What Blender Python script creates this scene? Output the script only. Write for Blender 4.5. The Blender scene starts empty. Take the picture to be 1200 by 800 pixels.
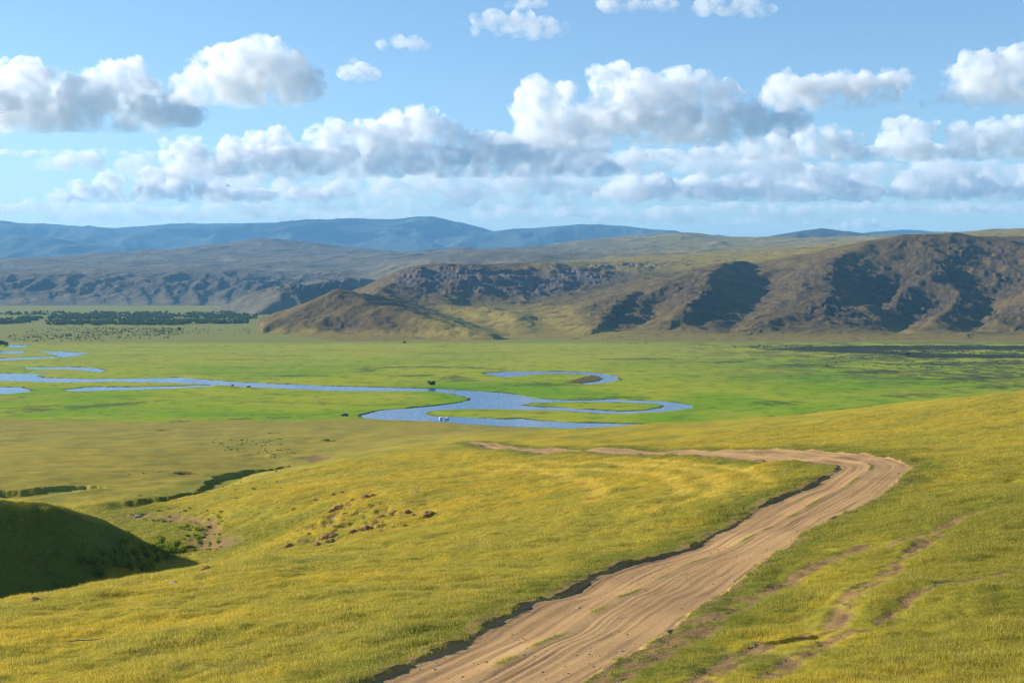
import bpy, math, random
import numpy as np
from mathutils import Vector, Matrix

random.seed(7)
RNG = np.random.default_rng(11)
sc = bpy.context.scene
COL = sc.collection
R = math.radians

# ------------------------------------------------------------------ camera model
F_PX, CAM_H, HORIZON = 1500.0, 80.0, 330.0      # focal length for a 1200 px wide picture, eye height over the valley, horizon row
PITCH = math.atan((400.0 - HORIZON) / F_PX)
CP, SP = math.cos(PITCH), math.sin(PITCH)

def ray(px, py):
    xc, yc = (px - 600.0) / F_PX, (400.0 - py) / F_PX
    k = CP + yc * SP
    return xc / k, (yc * CP - SP) / k            # x and z climb per metre of depth

def P(px, py, d):
    a, b = ray(px, py)
    return (a * d, d, CAM_H + b * d)

def on_plane(px, py, z=0.0):
    a, b = ray(px, py)
    d = (z - CAM_H) / b
    return (a * d, d)

# ------------------------------------------------------------------ numpy helpers
def _hash(ix, iy, seed):
    h = (ix.astype(np.int64) * 374761393 + iy.astype(np.int64) * 668265263 + seed * 1442695041) & 0xFFFFFFFF
    h = ((h ^ (h >> 13)) * 1274126177) & 0xFFFFFFFF
    h = h ^ (h >> 16)
    return h

def pnoise(x, y, seed=0):
    x = np.asarray(x, dtype=np.float64); y = np.asarray(y, dtype=np.float64)
    x0 = np.floor(x); y0 = np.floor(y)
    fx = x - x0; fy = y - y0
    u = fx * fx * fx * (fx * (fx * 6 - 15) + 10); v = fy * fy * fy * (fy * (fy * 6 - 15) + 10)
    def g(dx, dy):
        a = _hash(x0 + dx, y0 + dy, seed).astype(np.float64) * (2 * math.pi / 4294967296.0)
        return np.cos(a) * (fx - dx) + np.sin(a) * (fy - dy)
    n00, n10, n01, n11 = g(0, 0), g(1, 0), g(0, 1), g(1, 1)
    a = n00 + u * (n10 - n00); b = n01 + u * (n11 - n01)
    return (a + v * (b - a)) * 1.5

def fbm(x, y, octaves=5, seed=0, gain=0.5, lac=2.03):
    s = 0; a = 1.0
    for o in range(octaves):
        s = s + a * pnoise(x, y, seed + o * 17)
        x = x * lac + 13.7; y = y * lac - 7.1; a *= gain
    return s

def ridged(x, y, octaves=5, seed=0, gain=0.5, lac=2.1):
    s = 0; a = 1.0; w = 1.0
    for o in range(octaves):
        n = 1.0 - np.abs(pnoise(x, y, seed + o * 31))
        n = n * n * w
        s = s + a * n
        w = np.clip(n * 1.6, 0, 1)
        x = x * lac + 5.3; y = y * lac + 9.1; a *= gain
    return s

def smooth(e0, e1, x):
    t = np.clip((x - e0) / (e1 - e0), 0, 1)
    return t * t * (3 - 2 * t)

def smax(a, b, k):
    h = np.clip(0.5 + 0.5 * (a - b) / k, 0, 1)
    return b + (a - b) * h + k * h * (1 - h)

class TPS:
    """Thin plate spline through scattered heights."""
    def __init__(self, pts, scale, lam=1e-4):
        p = np.array(pts, dtype=np.float64)
        self.s = scale; self.c = p[:, :2] / scale
        n = len(p)
        K = self.k(((self.c[:, None] - self.c[None]) ** 2).sum(-1)) + lam * np.eye(n)
        Q = np.hstack([np.ones((n, 1)), self.c])
        A = np.zeros((n + 3, n + 3)); A[:n, :n] = K; A[:n, n:] = Q; A[n:, :n] = Q.T
        self.w = np.linalg.solve(A, np.concatenate([p[:, 2], np.zeros(3)]))
    @staticmethod
    def k(r2):
        return 0.5 * r2 * np.log(r2 + 1e-12)
    def __call__(self, x, y):
        x = np.asarray(x, dtype=np.float64) / self.s; y = np.asarray(y, dtype=np.float64) / self.s
        n = len(self.c)
        out = self.w[n] + self.w[n + 1] * x + self.w[n + 2] * y
        for i in range(n):
            out = out + self.w[i] * self.k((x - self.c[i, 0]) ** 2 + (y - self.c[i, 1]) ** 2)
        return out

def polyline_dist(x, y, pts):
    """distance to a polyline, side (+ left of its direction), arc position and interpolated extra values"""
    pts = np.asarray(pts, dtype=np.float64)
    best = np.full(np.shape(x), 1e18); side = np.zeros(np.shape(x)); arc = np.zeros(np.shape(x))
    extra = np.zeros(np.shape(x))
    L = 0.0
    for i in range(len(pts) - 1):
        ax, ay = pts[i, :2]; bx, by = pts[i + 1, :2]
        dx, dy = bx - ax, by - ay; l2 = dx * dx + dy * dy + 1e-9
        t = np.clip(((x - ax) * dx + (y - ay) * dy) / l2, 0, 1)
        ex, ey = x - ax - t * dx, y - ay - t * dy
        d2 = ex * ex + ey * ey
        m = d2 < best
        best = np.where(m, d2, best)
        side = np.where(m, dx * (y - ay) - dy * (x - ax), side)
        arc = np.where(m, L + t * math.sqrt(l2), arc)
        if pts.shape[1] > 2:
            extra = np.where(m, pts[i, 2] + t * (pts[i + 1, 2] - pts[i, 2]), extra)
        L += math.sqrt(l2)
    return np.sqrt(best), np.sign(side), arc, extra

def polygon_sdf(x, y, poly):
    """signed distance, negative inside"""
    poly = np.asarray(poly, dtype=np.float64)
    n = len(poly); best = np.full(np.shape(x), 1e18); inside = np.zeros(np.shape(x), dtype=bool)
    for i in range(n):
        ax, ay = poly[i]; bx, by = poly[(i + 1) % n]
        dx, dy = bx - ax, by - ay
        t = np.clip(((x - ax) * dx + (y - ay) * dy) / (dx * dx + dy * dy + 1e-9), 0, 1)
        best = np.minimum(best, (x - ax - t * dx) ** 2 + (y - ay - t * dy) ** 2)
        c = ((ay > y) != (by > y))
        with np.errstate(divide='ignore', invalid='ignore'):
            xi = dx * (y - ay) / (dy if abs(dy) > 1e-9 else 1e-9) + ax
        inside ^= c & (x < xi)
    d = np.sqrt(best)
    return np.where(inside, -d, d)

# ------------------------------------------------------------------ mesh helpers
def tag(o, label=None, cat=None, group=None, kind=None):
    if label: o['label'] = label
    if cat: o['category'] = cat
    if group: o['group'] = group
    if kind: o['kind'] = kind
    return o

def mesh_from_arrays(name, verts, faces, mat=None, smooth_shade=True):
    """faces: (n,3) or (n,4) int array"""
    me = bpy.data.meshes.new(name)
    verts = np.ascontiguousarray(verts, dtype=np.float32); faces = np.ascontiguousarray(faces, dtype=np.int32)
    k = faces.shape[1]
    me.vertices.add(len(verts)); me.vertices.foreach_set('co', verts.ravel())
    me.loops.add(faces.size); me.loops.foreach_set('vertex_index', faces.ravel())
    me.polygons.add(len(faces))
    me.polygons.foreach_set('loop_start', np.arange(0, faces.size, k, dtype=np.int32))
    me.polygons.foreach_set('loop_total', np.full(len(faces), k, dtype=np.int32))
    me.polygons.foreach_set('use_smooth', np.full(len(faces), smooth_shade, dtype=bool))
    me.update(calc_edges=True)
    if mat: me.materials.append(mat)
    return me

def link(name, me, parent=None):
    o = bpy.data.objects.new(name, me); COL.objects.link(o)
    if parent: o.parent = parent
    return o

def grid_faces(nr, nc, keep=None, wrap=False):
    i = np.arange(nr * nc).reshape(nr, nc)
    if wrap:
        j = np.concatenate([i, i[:, :1]], axis=1)
    else:
        j = i
    f = np.stack([j[:-1, :-1], j[:-1, 1:], j[1:, 1:], j[1:, :-1]], axis=-1)
    if keep is not None:
        k = keep[:-1, :-1] | keep[:-1, 1:] | keep[1:, 1:] | keep[1:, :-1]
        f = f[k]
    return f.reshape(-1, 4)

def add_attr(me, name, arr):
    a = me.attributes.new(name, 'FLOAT', 'POINT')
    a.data.foreach_set('value', np.ascontiguousarray(arr, dtype=np.float32).ravel())

def compact(verts, faces, attrs):
    used = np.zeros(len(verts), dtype=bool); used[faces.ravel()] = True
    idx = np.cumsum(used) - 1
    return verts[used], idx[faces], {k: v[used] for k, v in attrs.items()}

# ------------------------------------------------------------------ material helpers
class NT:
    def __init__(self, name, surface=True):
        self.mat = bpy.data.materials.new(name); self.mat.use_nodes = True
        self.t = self.mat.node_tree; self.t.nodes.clear()
        self.out = self.t.nodes.new('ShaderNodeOutputMaterial')
    def n(self, typ, **kw):
        nd = self.t.nodes.new(typ)
        for k, v in kw.items(): setattr(nd, k, v)
        return nd
    def l(self, a, b): self.t.links.new(a, b)
    def val(self, sock, v):
        if hasattr(v, 'node'): self.l(v, sock)
        else: sock.default_value = v
    def attr(self, name, typ='GEOMETRY'):
        nd = self.n('ShaderNodeAttribute', attribute_name=name, attribute_type=typ); return nd.outputs['Fac']
    def pos(self): return self.n('ShaderNodeNewGeometry').outputs['Position']
    def scaled(self, vec, s):
        nd = self.n('ShaderNodeVectorMath', operation='MULTIPLY'); self.l(vec, nd.inputs[0]); nd.inputs[1].default_value = s
        return nd.outputs[0]
    def noise(self, vec, scale, detail=4, rough=0.55, dist=0.0):
        nd = self.n('ShaderNodeTexNoise'); self.l(vec, nd.inputs['Vector'])
        nd.inputs['Scale'].default_value = scale; nd.inputs['Detail'].default_value = detail
        nd.inputs['Roughness'].default_value = rough; nd.inputs['Distortion'].default_value = dist
        return nd.outputs['Fac']
    def ramp(self, fac, a, b):
        nd = self.n('ShaderNodeMapRange', interpolation_type='SMOOTHSTEP'); self.val(nd.inputs[0], fac)
        nd.inputs[1].default_value = a; nd.inputs[2].default_value = b
        return nd.outputs[0]
    def math(self, op, a, b=0.0, clamp=False):
        nd = self.n('ShaderNodeMath', operation=op, use_clamp=clamp); self.val(nd.inputs[0], a); self.val(nd.inputs[1], b)
        return nd.outputs[0]
    def mix(self, fac, a, b, mode='MIX'):
        nd = self.n('ShaderNodeMix', data_type='RGBA', blend_type=mode); self.val(nd.inputs[0], fac)
        for s, v in ((nd.inputs[6], a), (nd.inputs[7], b)):
            if hasattr(v, 'node'): self.l(v, s)
            else: s.default_value = (*v, 1)
        return nd.outputs[2]
    def bsdf(self, color, rough=0.9, spec=0.1, normal=None, **kw):
        nd = self.n('ShaderNodeBsdfPrincipled')
        if hasattr(color, 'node'): self.l(color, nd.inputs['Base Color'])
        else: nd.inputs['Base Color'].default_value = (*color, 1)
        self.val(nd.inputs['Roughness'], rough); nd.inputs['Specular IOR Level'].default_value = spec
        if normal: self.l(normal, nd.inputs['Normal'])
        for k, v in kw.items(): nd.inputs[k].default_value = v
        return nd
    def bump(self, h, strength, dist):
        nd = self.n('ShaderNodeBump'); self.l(h, nd.inputs['Height']); nd.inputs['Strength'].default_value = strength
        nd.inputs['Distance'].default_value = dist
        return nd.outputs[0]
    def done(self, sh): self.l(sh.outputs[0], self.out.inputs['Surface']); return self.mat

# ================================================================== light, sky, camera
SUN_AZ, SUN_EL = R(-72), R(18.5)       # left of the view direction, a little beyond the camera
world = bpy.data.worlds.new('World'); sc.world = world; world.use_nodes = True
wt = world.node_tree; wt.nodes.clear()
wo = wt.nodes.new('ShaderNodeOutputWorld'); wb = wt.nodes.new('ShaderNodeBackground')
sky = wt.nodes.new('ShaderNodeTexSky'); sky.sky_type = 'NISHITA'; sky.sun_disc = False
sky.sun_elevation = SUN_EL; sky.sun_rotation = SUN_AZ
sky.altitude = 600; sky.air_density = 1.0; sky.dust_density = 0.2; sky.ozone_density = 3.3
wb.inputs['Strength'].default_value = 0.095
wt.links.new(sky.outputs[0], wb.inputs[0]); wt.links.new(wb.outputs[0], wo.inputs[0])

sl = bpy.data.lights.new('sun', 'SUN'); sl.energy = 5.0; sl.angle = R(0.5); sl.color = (1.0, 0.90, 0.76)
so = bpy.data.objects.new('sun', sl); COL.objects.link(so)
sdir = Vector((math.sin(SUN_AZ) * math.cos(SUN_EL), math.cos(SUN_AZ) * math.cos(SUN_EL), math.sin(SUN_EL)))
so.rotation_euler = sdir.to_track_quat('Z', 'Y').to_euler()

cd = bpy.data.cameras.new('camera'); cam = bpy.data.objects.new('camera', cd); COL.objects.link(cam)
cam.location = (0, 0, CAM_H); cam.rotation_euler = (R(90) - PITCH, 0, 0)
cd.sensor_width = 36; cd.lens = 36 * F_PX / 1200; cd.clip_start = 0.5; cd.clip_end = 120000
sc.camera = cam
sc.view_settings.view_transform = 'Standard'; sc.view_settings.look = 'None'
sc.view_settings.exposure = 0.95; sc.view_settings.gamma = 1.0
sc.render.engine = 'CYCLES'
cy = sc.cycles
cy.max_bounces = 14; cy.diffuse_bounces = 2; cy.glossy_bounces = 2; cy.transmission_bounces = 3
cy.transparent_max_bounces = 24; cy.volume_bounces = 10
cy.use_denoising = True; cy.denoising_prefilter = 'FAST'; cy.pixel_filter_type = 'BLACKMAN_HARRIS'; cy.filter_width = 1.2; cy.caustics_reflective = False; cy.caustics_refractive = False

# ================================================================== foreground relief
fg = [P(*a) for a in [
    # near slope
    (0, 800, 62), (150, 800, 57), (300, 800, 53), (450, 800, 49), (600, 800, 46), (750, 800, 44), (900, 800, 43), (1100, 800, 42), (1200, 800, 42),
    (0, 750, 77), (300, 720, 83), (450, 720, 75), (600, 720, 69), (700, 700, 75), (900, 700, 70), (1100, 700, 64), (1200, 700, 62),
    (0, 712, 95), (150, 685, 112), (300, 655, 140), (400, 640, 150), (480, 612, 180), (560, 600, 180),
    (700, 620, 125), (850, 620, 112), (1000, 610, 108), (1200, 600, 95),
    (600, 565, 215), (700, 570, 180), (850, 570, 145), (930, 565, 138), (1020, 552, 142), (1100, 550, 138), (1200, 540, 138),
    (800, 535, 215), (900, 532, 195), (700, 528, 260), (620, 527, 300), (560, 521, 360),
    (1200, 490, 215), (1100, 500, 225), (1000, 505, 255), (900, 512, 275), (800, 515, 320),
    (1200, 460, 300), (1100, 472, 330), (1000, 481, 355), (900, 490, 380), (800, 496, 410), (700, 501, 450), (640, 503, 490),
    # steppe terrace on the left
    (520, 545, 280), (470, 560, 255), (420, 575, 235), (500, 520, 420), (430, 530, 370), (380, 545, 330),
    (440, 505, 560), (350, 500, 610), (200, 497, 650), (50, 497, 650), (-100, 497, 650),
    (300, 515, 520), (200, 520, 500), (100, 530, 450), (0, 540, 420), (-120, 545, 410),
    (200, 540, 430), (100, 555, 380), (20, 566, 350), (-100, 570, 345),
    # draw: bottom from its head on the right down to the left and away
    (380, 605, 205), (330, 622, 212), (260, 634, 226), (215, 640, 232), (170, 615, 262), (140, 594, 292), (200, 576, 335), (260, 562, 375), (320, 550, 425), (370, 542, 440),
    # hollow below the near slope, hidden from the camera
    (60, 735, 150), (-60, 745, 145), (150, 705, 170), (230, 672, 195),
    # slope on the far side of the draw
    (350, 585, 240), (300, 590, 250), (260, 600, 252), (400, 562, 275), (330, 566, 300),
]]
fg += [(0, 0, 78.2), (-25, 5, 74.5), (30, 5, 76.5), (0, 22, 70.6), (9, 22, 71.4), (-9, 22, 69.8), (20, 24, 71.5), (-60, -40, 72), (60, -40, 81), (0, -80, 88), (-120, 40, 58), (110, 60, 73), (-160, 100, 46), (-240, 60, 52),
       (-400, 300, 26), (-300, 120, 42), (400, 200, 95), (300, 60, 100), (250, 380, 58), (150, 480, 30), (60, 560, 13), (400, 480, 62), (200, 600, 8), (350, 650, 18), (500, 560, 55),
       (-500, 750, -3), (-200, 760, -3), (0, 760, -3), (150, 740, -6), (300, 800, -10), (550, 850, -8), (700, 700, 20), (-700, 500, 14),
       (-700, 1000, -16), (0, 1000, -16), (700, 1100, -16), (900, 500, 90), (-900, 100, 60), (0, -300, 120), (500, -200, 140), (-500, -300, 90)]
FG = TPS(fg, 100.0, lam=2e-3)

NOSE = [P(-420, 582, 168), P(-120, 581, 186), P(0, 583, 200), P(45, 585, 204), P(90, 598, 211), P(135, 616, 219), P(180, 638, 229), P(200, 652, 233)]
def base_fg(x, y):
    z = FG(x, y)
    # spur on the left: gentle back, steep face towards the draw
    d, side, _, zr = polyline_dist(x, y, NOSE)
    fall = np.where(side > 0, 0.17 + 0.25 * smooth(215, 235, y), 0.66) * d          # + is beyond the crest
    rnd = np.minimum(d, 4.0) / 4.0
    hh = zr - fall * (0.35 + 0.65 * rnd)
    z = smax(z, hh - 0.2, 1.2)
    return z - 30 * smooth(620, 790, y + 0.15 * np.abs(x))

def hit(px, py, d0=20.0, d1=900.0, n=600):
    """first meeting of a picture ray with the foreground"""
    a, b = ray(px, py)
    d = np.geomspace(d0, d1, n)
    z = np.maximum(base_fg(a * d, d), 0.0)
    below = (CAM_H + b * d) < z
    i = int(np.argmax(below)) if below.any() else n - 1
    return (a * d[i], d[i])

def hits(lst): return [hit(*p) for p in lst]

ROAD_L = hits([(395, 815), (430, 800), (500, 765), (560, 735), (630, 702), (700, 672), (760, 652), (805, 640), (845, 620), (880, 600), (915, 582), (945, 569), (970, 558), (984, 550), (978, 546), (955, 544), (920, 542), (880, 539), (840, 536), (780, 533.5), (720, 531), (660, 529.5), (610, 529), (585, 527), (565, 522.5), (545, 518.5)])
ROAD_R = hits([(655, 820), (690, 800), (730, 776), (770, 748), (810, 718), (850, 690), (905, 650), (940, 628), (975, 605), (1005, 590), (1030, 577), (1052, 562), (1068, 549), (1066, 544), (1045, 540), (1015, 535), (990, 531.5), (950, 529.5), (900, 528.5), (840, 528), (780, 527), (720, 526), (660, 525.8), (615, 525), (590, 522.5), (575, 520), (553, 517.5)])
ROAD_POLY = ROAD_L + ROAD_R[::-1]
TRACKS = [(hits(t), w, dep) for t, w, dep in [
    ([(700, 805), (745, 785), (790, 757), (850, 716), (900, 692), (950, 666), (1010, 640)], 0.75, 0.06),
    ([(800, 815), (850, 785), (885, 762), (905, 752), (950, 746), (970, 738), (1000, 706), (1030, 690), (1052, 660), (1085, 632), (1100, 625)], 0.6, 0.09),
    ([(1030, 730), (1075, 706), (1120, 690), (1160, 680), (1210, 668)], 0.4, 0.05),
    ([(1040, 640), (1090, 624), (1130, 610), (1210, 592)], 0.5, 0.05),
    ([(900, 800), (930, 775), (975, 752), (1010, 742)], 0.45, 0.05),
]]
HOLE = hits([(880, 752), (905, 750), (930, 748), (958, 745)])
ARCS = [(hits(t), w) for t, w in [
    ([(570, 548), (640, 543), (720, 543), (790, 548), (835, 558), (850, 568), (830, 585), (770, 600)], 1.2),
    ([(560, 552), (650, 550), (720, 551), (770, 557), (800, 568), (790, 582), (750, 592)], 1.0),
    ([(600, 545), (650, 556), (690, 566), (705, 576), (690, 588)], 1.2),
    ([(760, 540), (840, 546), (880, 556), (905, 566)], 0.8),
]]
DRAW_BANK = hits([(128, 590), (160, 588), (200, 582), (235, 573), (250, 563), (256, 557), (290, 551), (345, 545)])
BANK2 = hits([(-60, 580), (0, 576), (40, 575.5), (65, 572), (80, 569.5), (100, 570), (130, 573)])
BANK3 = hits([(280, 533), (300, 534), (318, 537), (345, 536.5)])
SCRATCH = [hits(t) for t in [[(200, 555), (225, 554)], [(195, 495), (226, 493)], [(330, 501), (358, 501)], [(380, 515), (402, 515)], [(314, 507), (332, 507)], [(190, 503), (206, 504)], [(264, 491), (300, 490)], [(308, 489), (345, 489)]]]
PATCH = hits([(330, 640), (365, 612), (400, 580), (440, 575), (450, 590), (500, 600), (515, 604), (470, 614), (430, 622), (390, 636), (350, 643)])
SCAR = hits([(148, 603), (165, 603), (195, 608), (222, 612), (250, 618), (238, 612), (205, 605)])
SAND = hits([(228, 630), (245, 624), (268, 632), (270, 640), (240, 642)])
SCAR2 = hits([(352, 538), (372, 534), (384, 535), (370, 540)])

# ---- waters on the valley floor (drawn on the plane z = 0)
def plane_pts(lst): return [on_plane(*p) for p in lst]
RIVER = plane_pts([(-120, 434), (-40, 436), (0, 437), (45, 437.6), (62, 436.8), (40, 439.5), (48, 442), (110, 443.5), (215, 442), (260, 446), (330, 449.5), (395, 452), (460, 453.5), (510, 455), (550, 457), (580, 459), (600, 461), (625, 466), (650, 468),
    (698, 468), (718, 467), (735, 468.3), (770, 469), (790, 471), (812, 475), (806, 478), (790, 480), (760, 482.5), (730, 483.7), (702, 483.5), (676, 481.5), (650, 480), (616, 479.5), (590, 478.7), (555, 478.5), (520, 479.5),
    (500, 481.5), (496, 484), (510, 487), (550, 488.5), (590, 490.4), (610, 490), (630, 492), (670, 494.4), (730, 495.6), (788, 497), (830, 498), (900, 499), (900, 507), (830, 506.5), (702, 504), (650, 500.4), (590, 498.5), (562, 497), (540, 495.2), (513, 493), (482, 492), (453, 491), (431, 489.5), (423, 486),
    (437, 483), (448, 479.7), (482, 477.5), (510, 475), (540, 471), (553, 468), (554, 466), (532, 461), (507, 458), (482, 457.5), (440, 458), (390, 457.5), (340, 455), (290, 453), (250, 450), (205, 448), (130, 446.5), (70, 447.5), (0, 445.5), (-40, 445), (-120, 445)])
ISLAND = plane_pts([(609, 474), (620, 471.5), (650, 470.5), (690, 470), (740, 471), (770, 472.5), (782, 475), (778, 477), (760, 479.5), (730, 481.5), (710, 480.5), (680, 478.5), (650, 476.5), (626, 475.5)])
PONDS = [plane_pts(p) for p in [
    [(76, 456), (110, 452.5), (150, 453), (200, 452), (253, 450.5), (245, 452.5), (200, 455), (150, 456.5), (80, 458)],
    [(-60, 453), (0, 453), (23, 453), (38, 458), (10, 461), (-60, 462)],
    [(28, 430), (83, 429.5), (110, 430.6), (123, 433), (117, 435.6), (104, 434.6), (83, 432.4), (33, 432)],
    [(45, 411.5), (73, 411.5), (104, 413), (90, 416.5), (73, 418.2), (58, 414)],
    [(-60, 420), (0, 419.5), (50, 417.8), (72, 417.6), (50, 420), (0, 421.8), (-60, 423)],
    [(-30, 411.4), (27, 410.6), (26, 414), (-30, 413.8)],
    [(12, 403.6), (36, 404.2), (26, 407), (8, 406.5)],
    [(565, 437), (590, 434.8), (638, 434.6), (658, 434.6), (686, 435.4), (702, 436.8), (722, 440), (725, 445), (710, 448), (686, 450), (681, 448.5), (702, 446), (708, 443.4), (702, 440), (686, 438.2), (660, 437), (630, 437.9), (610, 440), (590, 441.4)],
    [(923, 488), (960, 483), (1002, 478.6), (1040, 476), (1040, 479), (1003, 481.4), (966, 486.4), (930, 490)],
    [(650, 507), (664, 504.6), (676, 506.6), (662, 508.6)],
]]
MUD = plane_pts([(662, 449), (676, 444), (694, 439), (706, 441.5), (707, 446.5), (690, 449.5)])
MARSH = [plane_pts(p) for p in [   # dark strips of standing sedge
    [(890, 409), (960, 406), (1050, 405), (1210, 405.5), (1300, 406), (1300, 412), (1200, 410), (1100, 409.5), (1040, 411), (1090, 414), (1200, 416), (1300, 417), (1300, 420), (1180, 419.5), (1080, 419), (1040, 415), (980, 413)],
    [(80, 478), (110, 474.5), (165, 470.5), (160, 473.5), (120, 476.5), (85, 478.5)],
    [(25, 481), (45, 476.5), (62, 475.5), (50, 480), (30, 482.5)],
    [(420, 432), (436, 430.5), (434, 435), (424, 435.5)],
    [(520, 442), (535, 440.6), (544, 446), (530, 446.5)],
    [(466, 440), (500, 438.6), (505, 440), (470, 441.2)],
    [(440, 430.6), (500, 428.8), (550, 429.8), (590, 432.6), (590, 433.4), (548, 431), (500, 429.9), (442, 431.4)],
    [(600, 450), (640, 449), (668, 451.2), (640, 452.2), (604, 451.4)], [(690, 466.2), (720, 464.6), (752, 465.6), (722, 466.8)],
    [(880, 472), (905, 469.6), (930, 471), (905, 474)], [(1085, 444), (1130, 441), (1180, 442.5), (1130, 446)], [(1130, 453), (1170, 451), (1200, 452), (1165, 455)],
    [(980, 436), (1040, 433.6), (1070, 435), (1020, 437.5)], [(900, 428), (960, 426), (990, 427.6), (940, 429.4)], [(1060, 427), (1150, 424.4), (1230, 426), (1150, 428.6)], [(820, 424), (870, 422.6), (880, 424), (840, 425)],
    [(1040, 463), (1075, 460.6), (1090, 462), (1060, 465)], [(300, 440.5), (360, 439.4), (380, 440.4), (330, 441.4)], [(700, 421), (760, 419.6), (790, 420.6), (740, 422)],
]]

# ================================================================== ground sheet (polar net around the camera, finest where it is seen)
az = np.concatenate([np.arange(-180, -34, 6.0), np.arange(-34, -25, 0.5), np.arange(-25, 25, 0.055), np.arange(25, 34, 0.5), np.arange(34, 180, 6.0)]) * math.pi / 180
rr = np.concatenate([[0.02, 2, 5, 9, 14, 19], np.geomspace(24, 150, 1050), np.geomspace(150.4, 1000, 560), np.geomspace(1005, 2600, 200), np.geomspace(2640, 40000, 60)])
NR, NC = len(rr), len(az)
GX = rr[:, None] * np.sin(az)[None]; GY = rr[:, None] * np.cos(az)[None]

def ground_fields(x, y):
    """height and cover of the ground at any place (flat arrays)"""
    n = len(x)
    r = np.hypot(x, y)
    at = {k: np.zeros(n) for k in ('road', 'soil', 'green', 'meadow', 'dark', 'dry', 'short', 'rut')}
    z = np.zeros(n) + 0.0
    far = smooth(2200, 3200, r)
    valley = 0.22 * fbm(x / 90, y / 90, 3, 3) * (1 - far)
    m = r < 1300
    xm, ym, rm = x[m], y[m], r[m]
    zf = base_fg(xm, ym)
    open_ = smooth(15, 60, rm)
    small = open_ * (0.16 * fbm(xm / 3.1, ym / 3.1, 3, 9) * smooth(500, 150, rm) + 0.22 * fbm(xm / 8, ym / 8, 3, 10) * smooth(500, 200, rm))
    zf = zf + open_ * 0.55 * fbm(xm / 26, ym / 26, 3, 5) + small
    wob = 1.2 * pnoise(xm / 6.0, ym / 6.0, 21) + 0.55 * pnoise(xm / 2.6, ym / 2.6, 24) + 0.35 * pnoise(xm / 1.3, ym / 1.3, 22)
    # steep little bank on the far side of the draw, shaded from the sun
    def cut(line, depth, near, farw):
        nonlocal zf
        d, side, arc, _ = polyline_dist(xm, ym, line)
        L = sum(math.dist(line[i], line[i + 1]) for i in range(len(line) - 1))
        e8 = min(8.0, 0.22 * L)
        end = smooth(0, e8, arc) * smooth(0, e8, L - arc)
        d = d * side + wob * 1.1 + 0.5 * fbm(xm / 1.5, ym / 1.5, 3, 25)                      # + lies beyond
        prof = smooth(near, 0.0, d) * smooth(-farw, -farw * 0.25, d)
        k = depth * prof * end * (0.85 + 0.3 * pnoise(arc / 9, arc * 0 + depth, 23))
        zf -= k
        return k / max(depth, 1e-6)
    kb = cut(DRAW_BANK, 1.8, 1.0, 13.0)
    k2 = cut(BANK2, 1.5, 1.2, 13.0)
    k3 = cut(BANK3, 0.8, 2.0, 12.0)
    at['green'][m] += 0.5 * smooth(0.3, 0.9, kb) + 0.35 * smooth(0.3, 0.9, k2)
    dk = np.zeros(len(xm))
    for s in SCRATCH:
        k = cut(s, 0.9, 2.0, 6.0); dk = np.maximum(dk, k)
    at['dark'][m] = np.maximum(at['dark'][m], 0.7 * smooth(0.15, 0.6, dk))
    # bare earth on the slope of the draw
    sd = polygon_sdf(xm, ym, PATCH)
    pn = fbm(xm / 4.5, ym / 4.5, 4, 41)
    pm = smooth(2.5, -4.0, sd) * smooth(0.05, 0.45, pn)
    zf -= 0.6 * pm
    soil = 0.9 * pm
    for poly, amp in ((SCAR, 0.9), (SAND, 0.75), (SCAR2, 0.8)):
        sd = polygon_sdf(xm, ym, poly)
        k = smooth(2.8, -0.5, sd + 1.5 * pn) * amp
        zf -= 0.5 * k; soil = np.maximum(soil, k)
    # road
    q = rm < 560
    xq, yq = xm[q], ym[q]
    w_ = wob[q]
    dl, _, arc, _ = polyline_dist(xq, yq, ROAD_L); dr, _, _, _ = polyline_dist(xq, yq, ROAD_R)
    sd = polygon_sdf(xq, yq, ROAD_POLY) + (0.10 * w_ + 0.17 * fbm(xq / 1.3, yq / 1.3, 4, 55)) * np.clip((dl + dr) / 6.0, 0.2, 1) - 0.55 * smooth(190, 280, rm[q])
    t = dl / (dl + dr + 1e-6)
    inside = smooth(0.12, -0.25, sd)
    shoulder = smooth(2.2, 0.2, sd) * smooth(-0.25, 0.2, fbm(xq / 1.1, yq / 1.1, 3, 58) + 0.2 * (t < 0.5))
    wander = 0.008 * pnoise(arc / 9, arc * 0, 61)
    ruts = np.zeros(len(xq))
    for tc, tw, a in ((0.13, 0.035, .07), (0.24, 0.04, .08), (0.34, 0.02, .03), (0.53, 0.018, .06), (0.575, 0.014, .05), (0.62, 0.016, .07), (0.68, 0.016, .05), (0.74, 0.03, .06), (0.90, 0.03, .03)):
        wv = a * (0.75 + 0.6 * pnoise(arc / 22.0 + tc * 90, arc * 0 + tc * 40, 63))
        ruts -= 0.62 * np.clip(wv, 0, 1) * np.exp(-((t - tc - wander) / tw) ** 2)
    ruts += 0.05 * np.exp(-((t - 0.44) / 0.05) ** 2)
    lanes = fbm(arc / 22.0, t * 26, 4, 67)
    chop = 0.0035 * lanes + 0.007 * fbm(xq / 0.3, yq / 0.3, 2, 68)
    rutcol = np.clip(smooth(0.0, 0.5, lanes) * 0.75 - ruts * 8.0 + 0.35 * smooth(0.2, 0.05, t), 0, 1) * (0.45 + 0.55 * smooth(-0.2, 0.4, pnoise(arc / 12, t * 5, 69)))  # darker packed soil along the ruts, plus their shading laid in as colour
    leftbank = smooth(0.55, 0.2, t)
    depth = 0.09 + 0.15 * leftbank * np.clip(0.65 + 0.9 * pnoise(arc / 8, arc * 0 + 3.3, 64), 0.1, 1.4)
    zq = zf[q]
    zq = zq - inside * 0.9 * small[q]
    zq = zq - inside * depth + inside * (ruts + chop)
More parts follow.
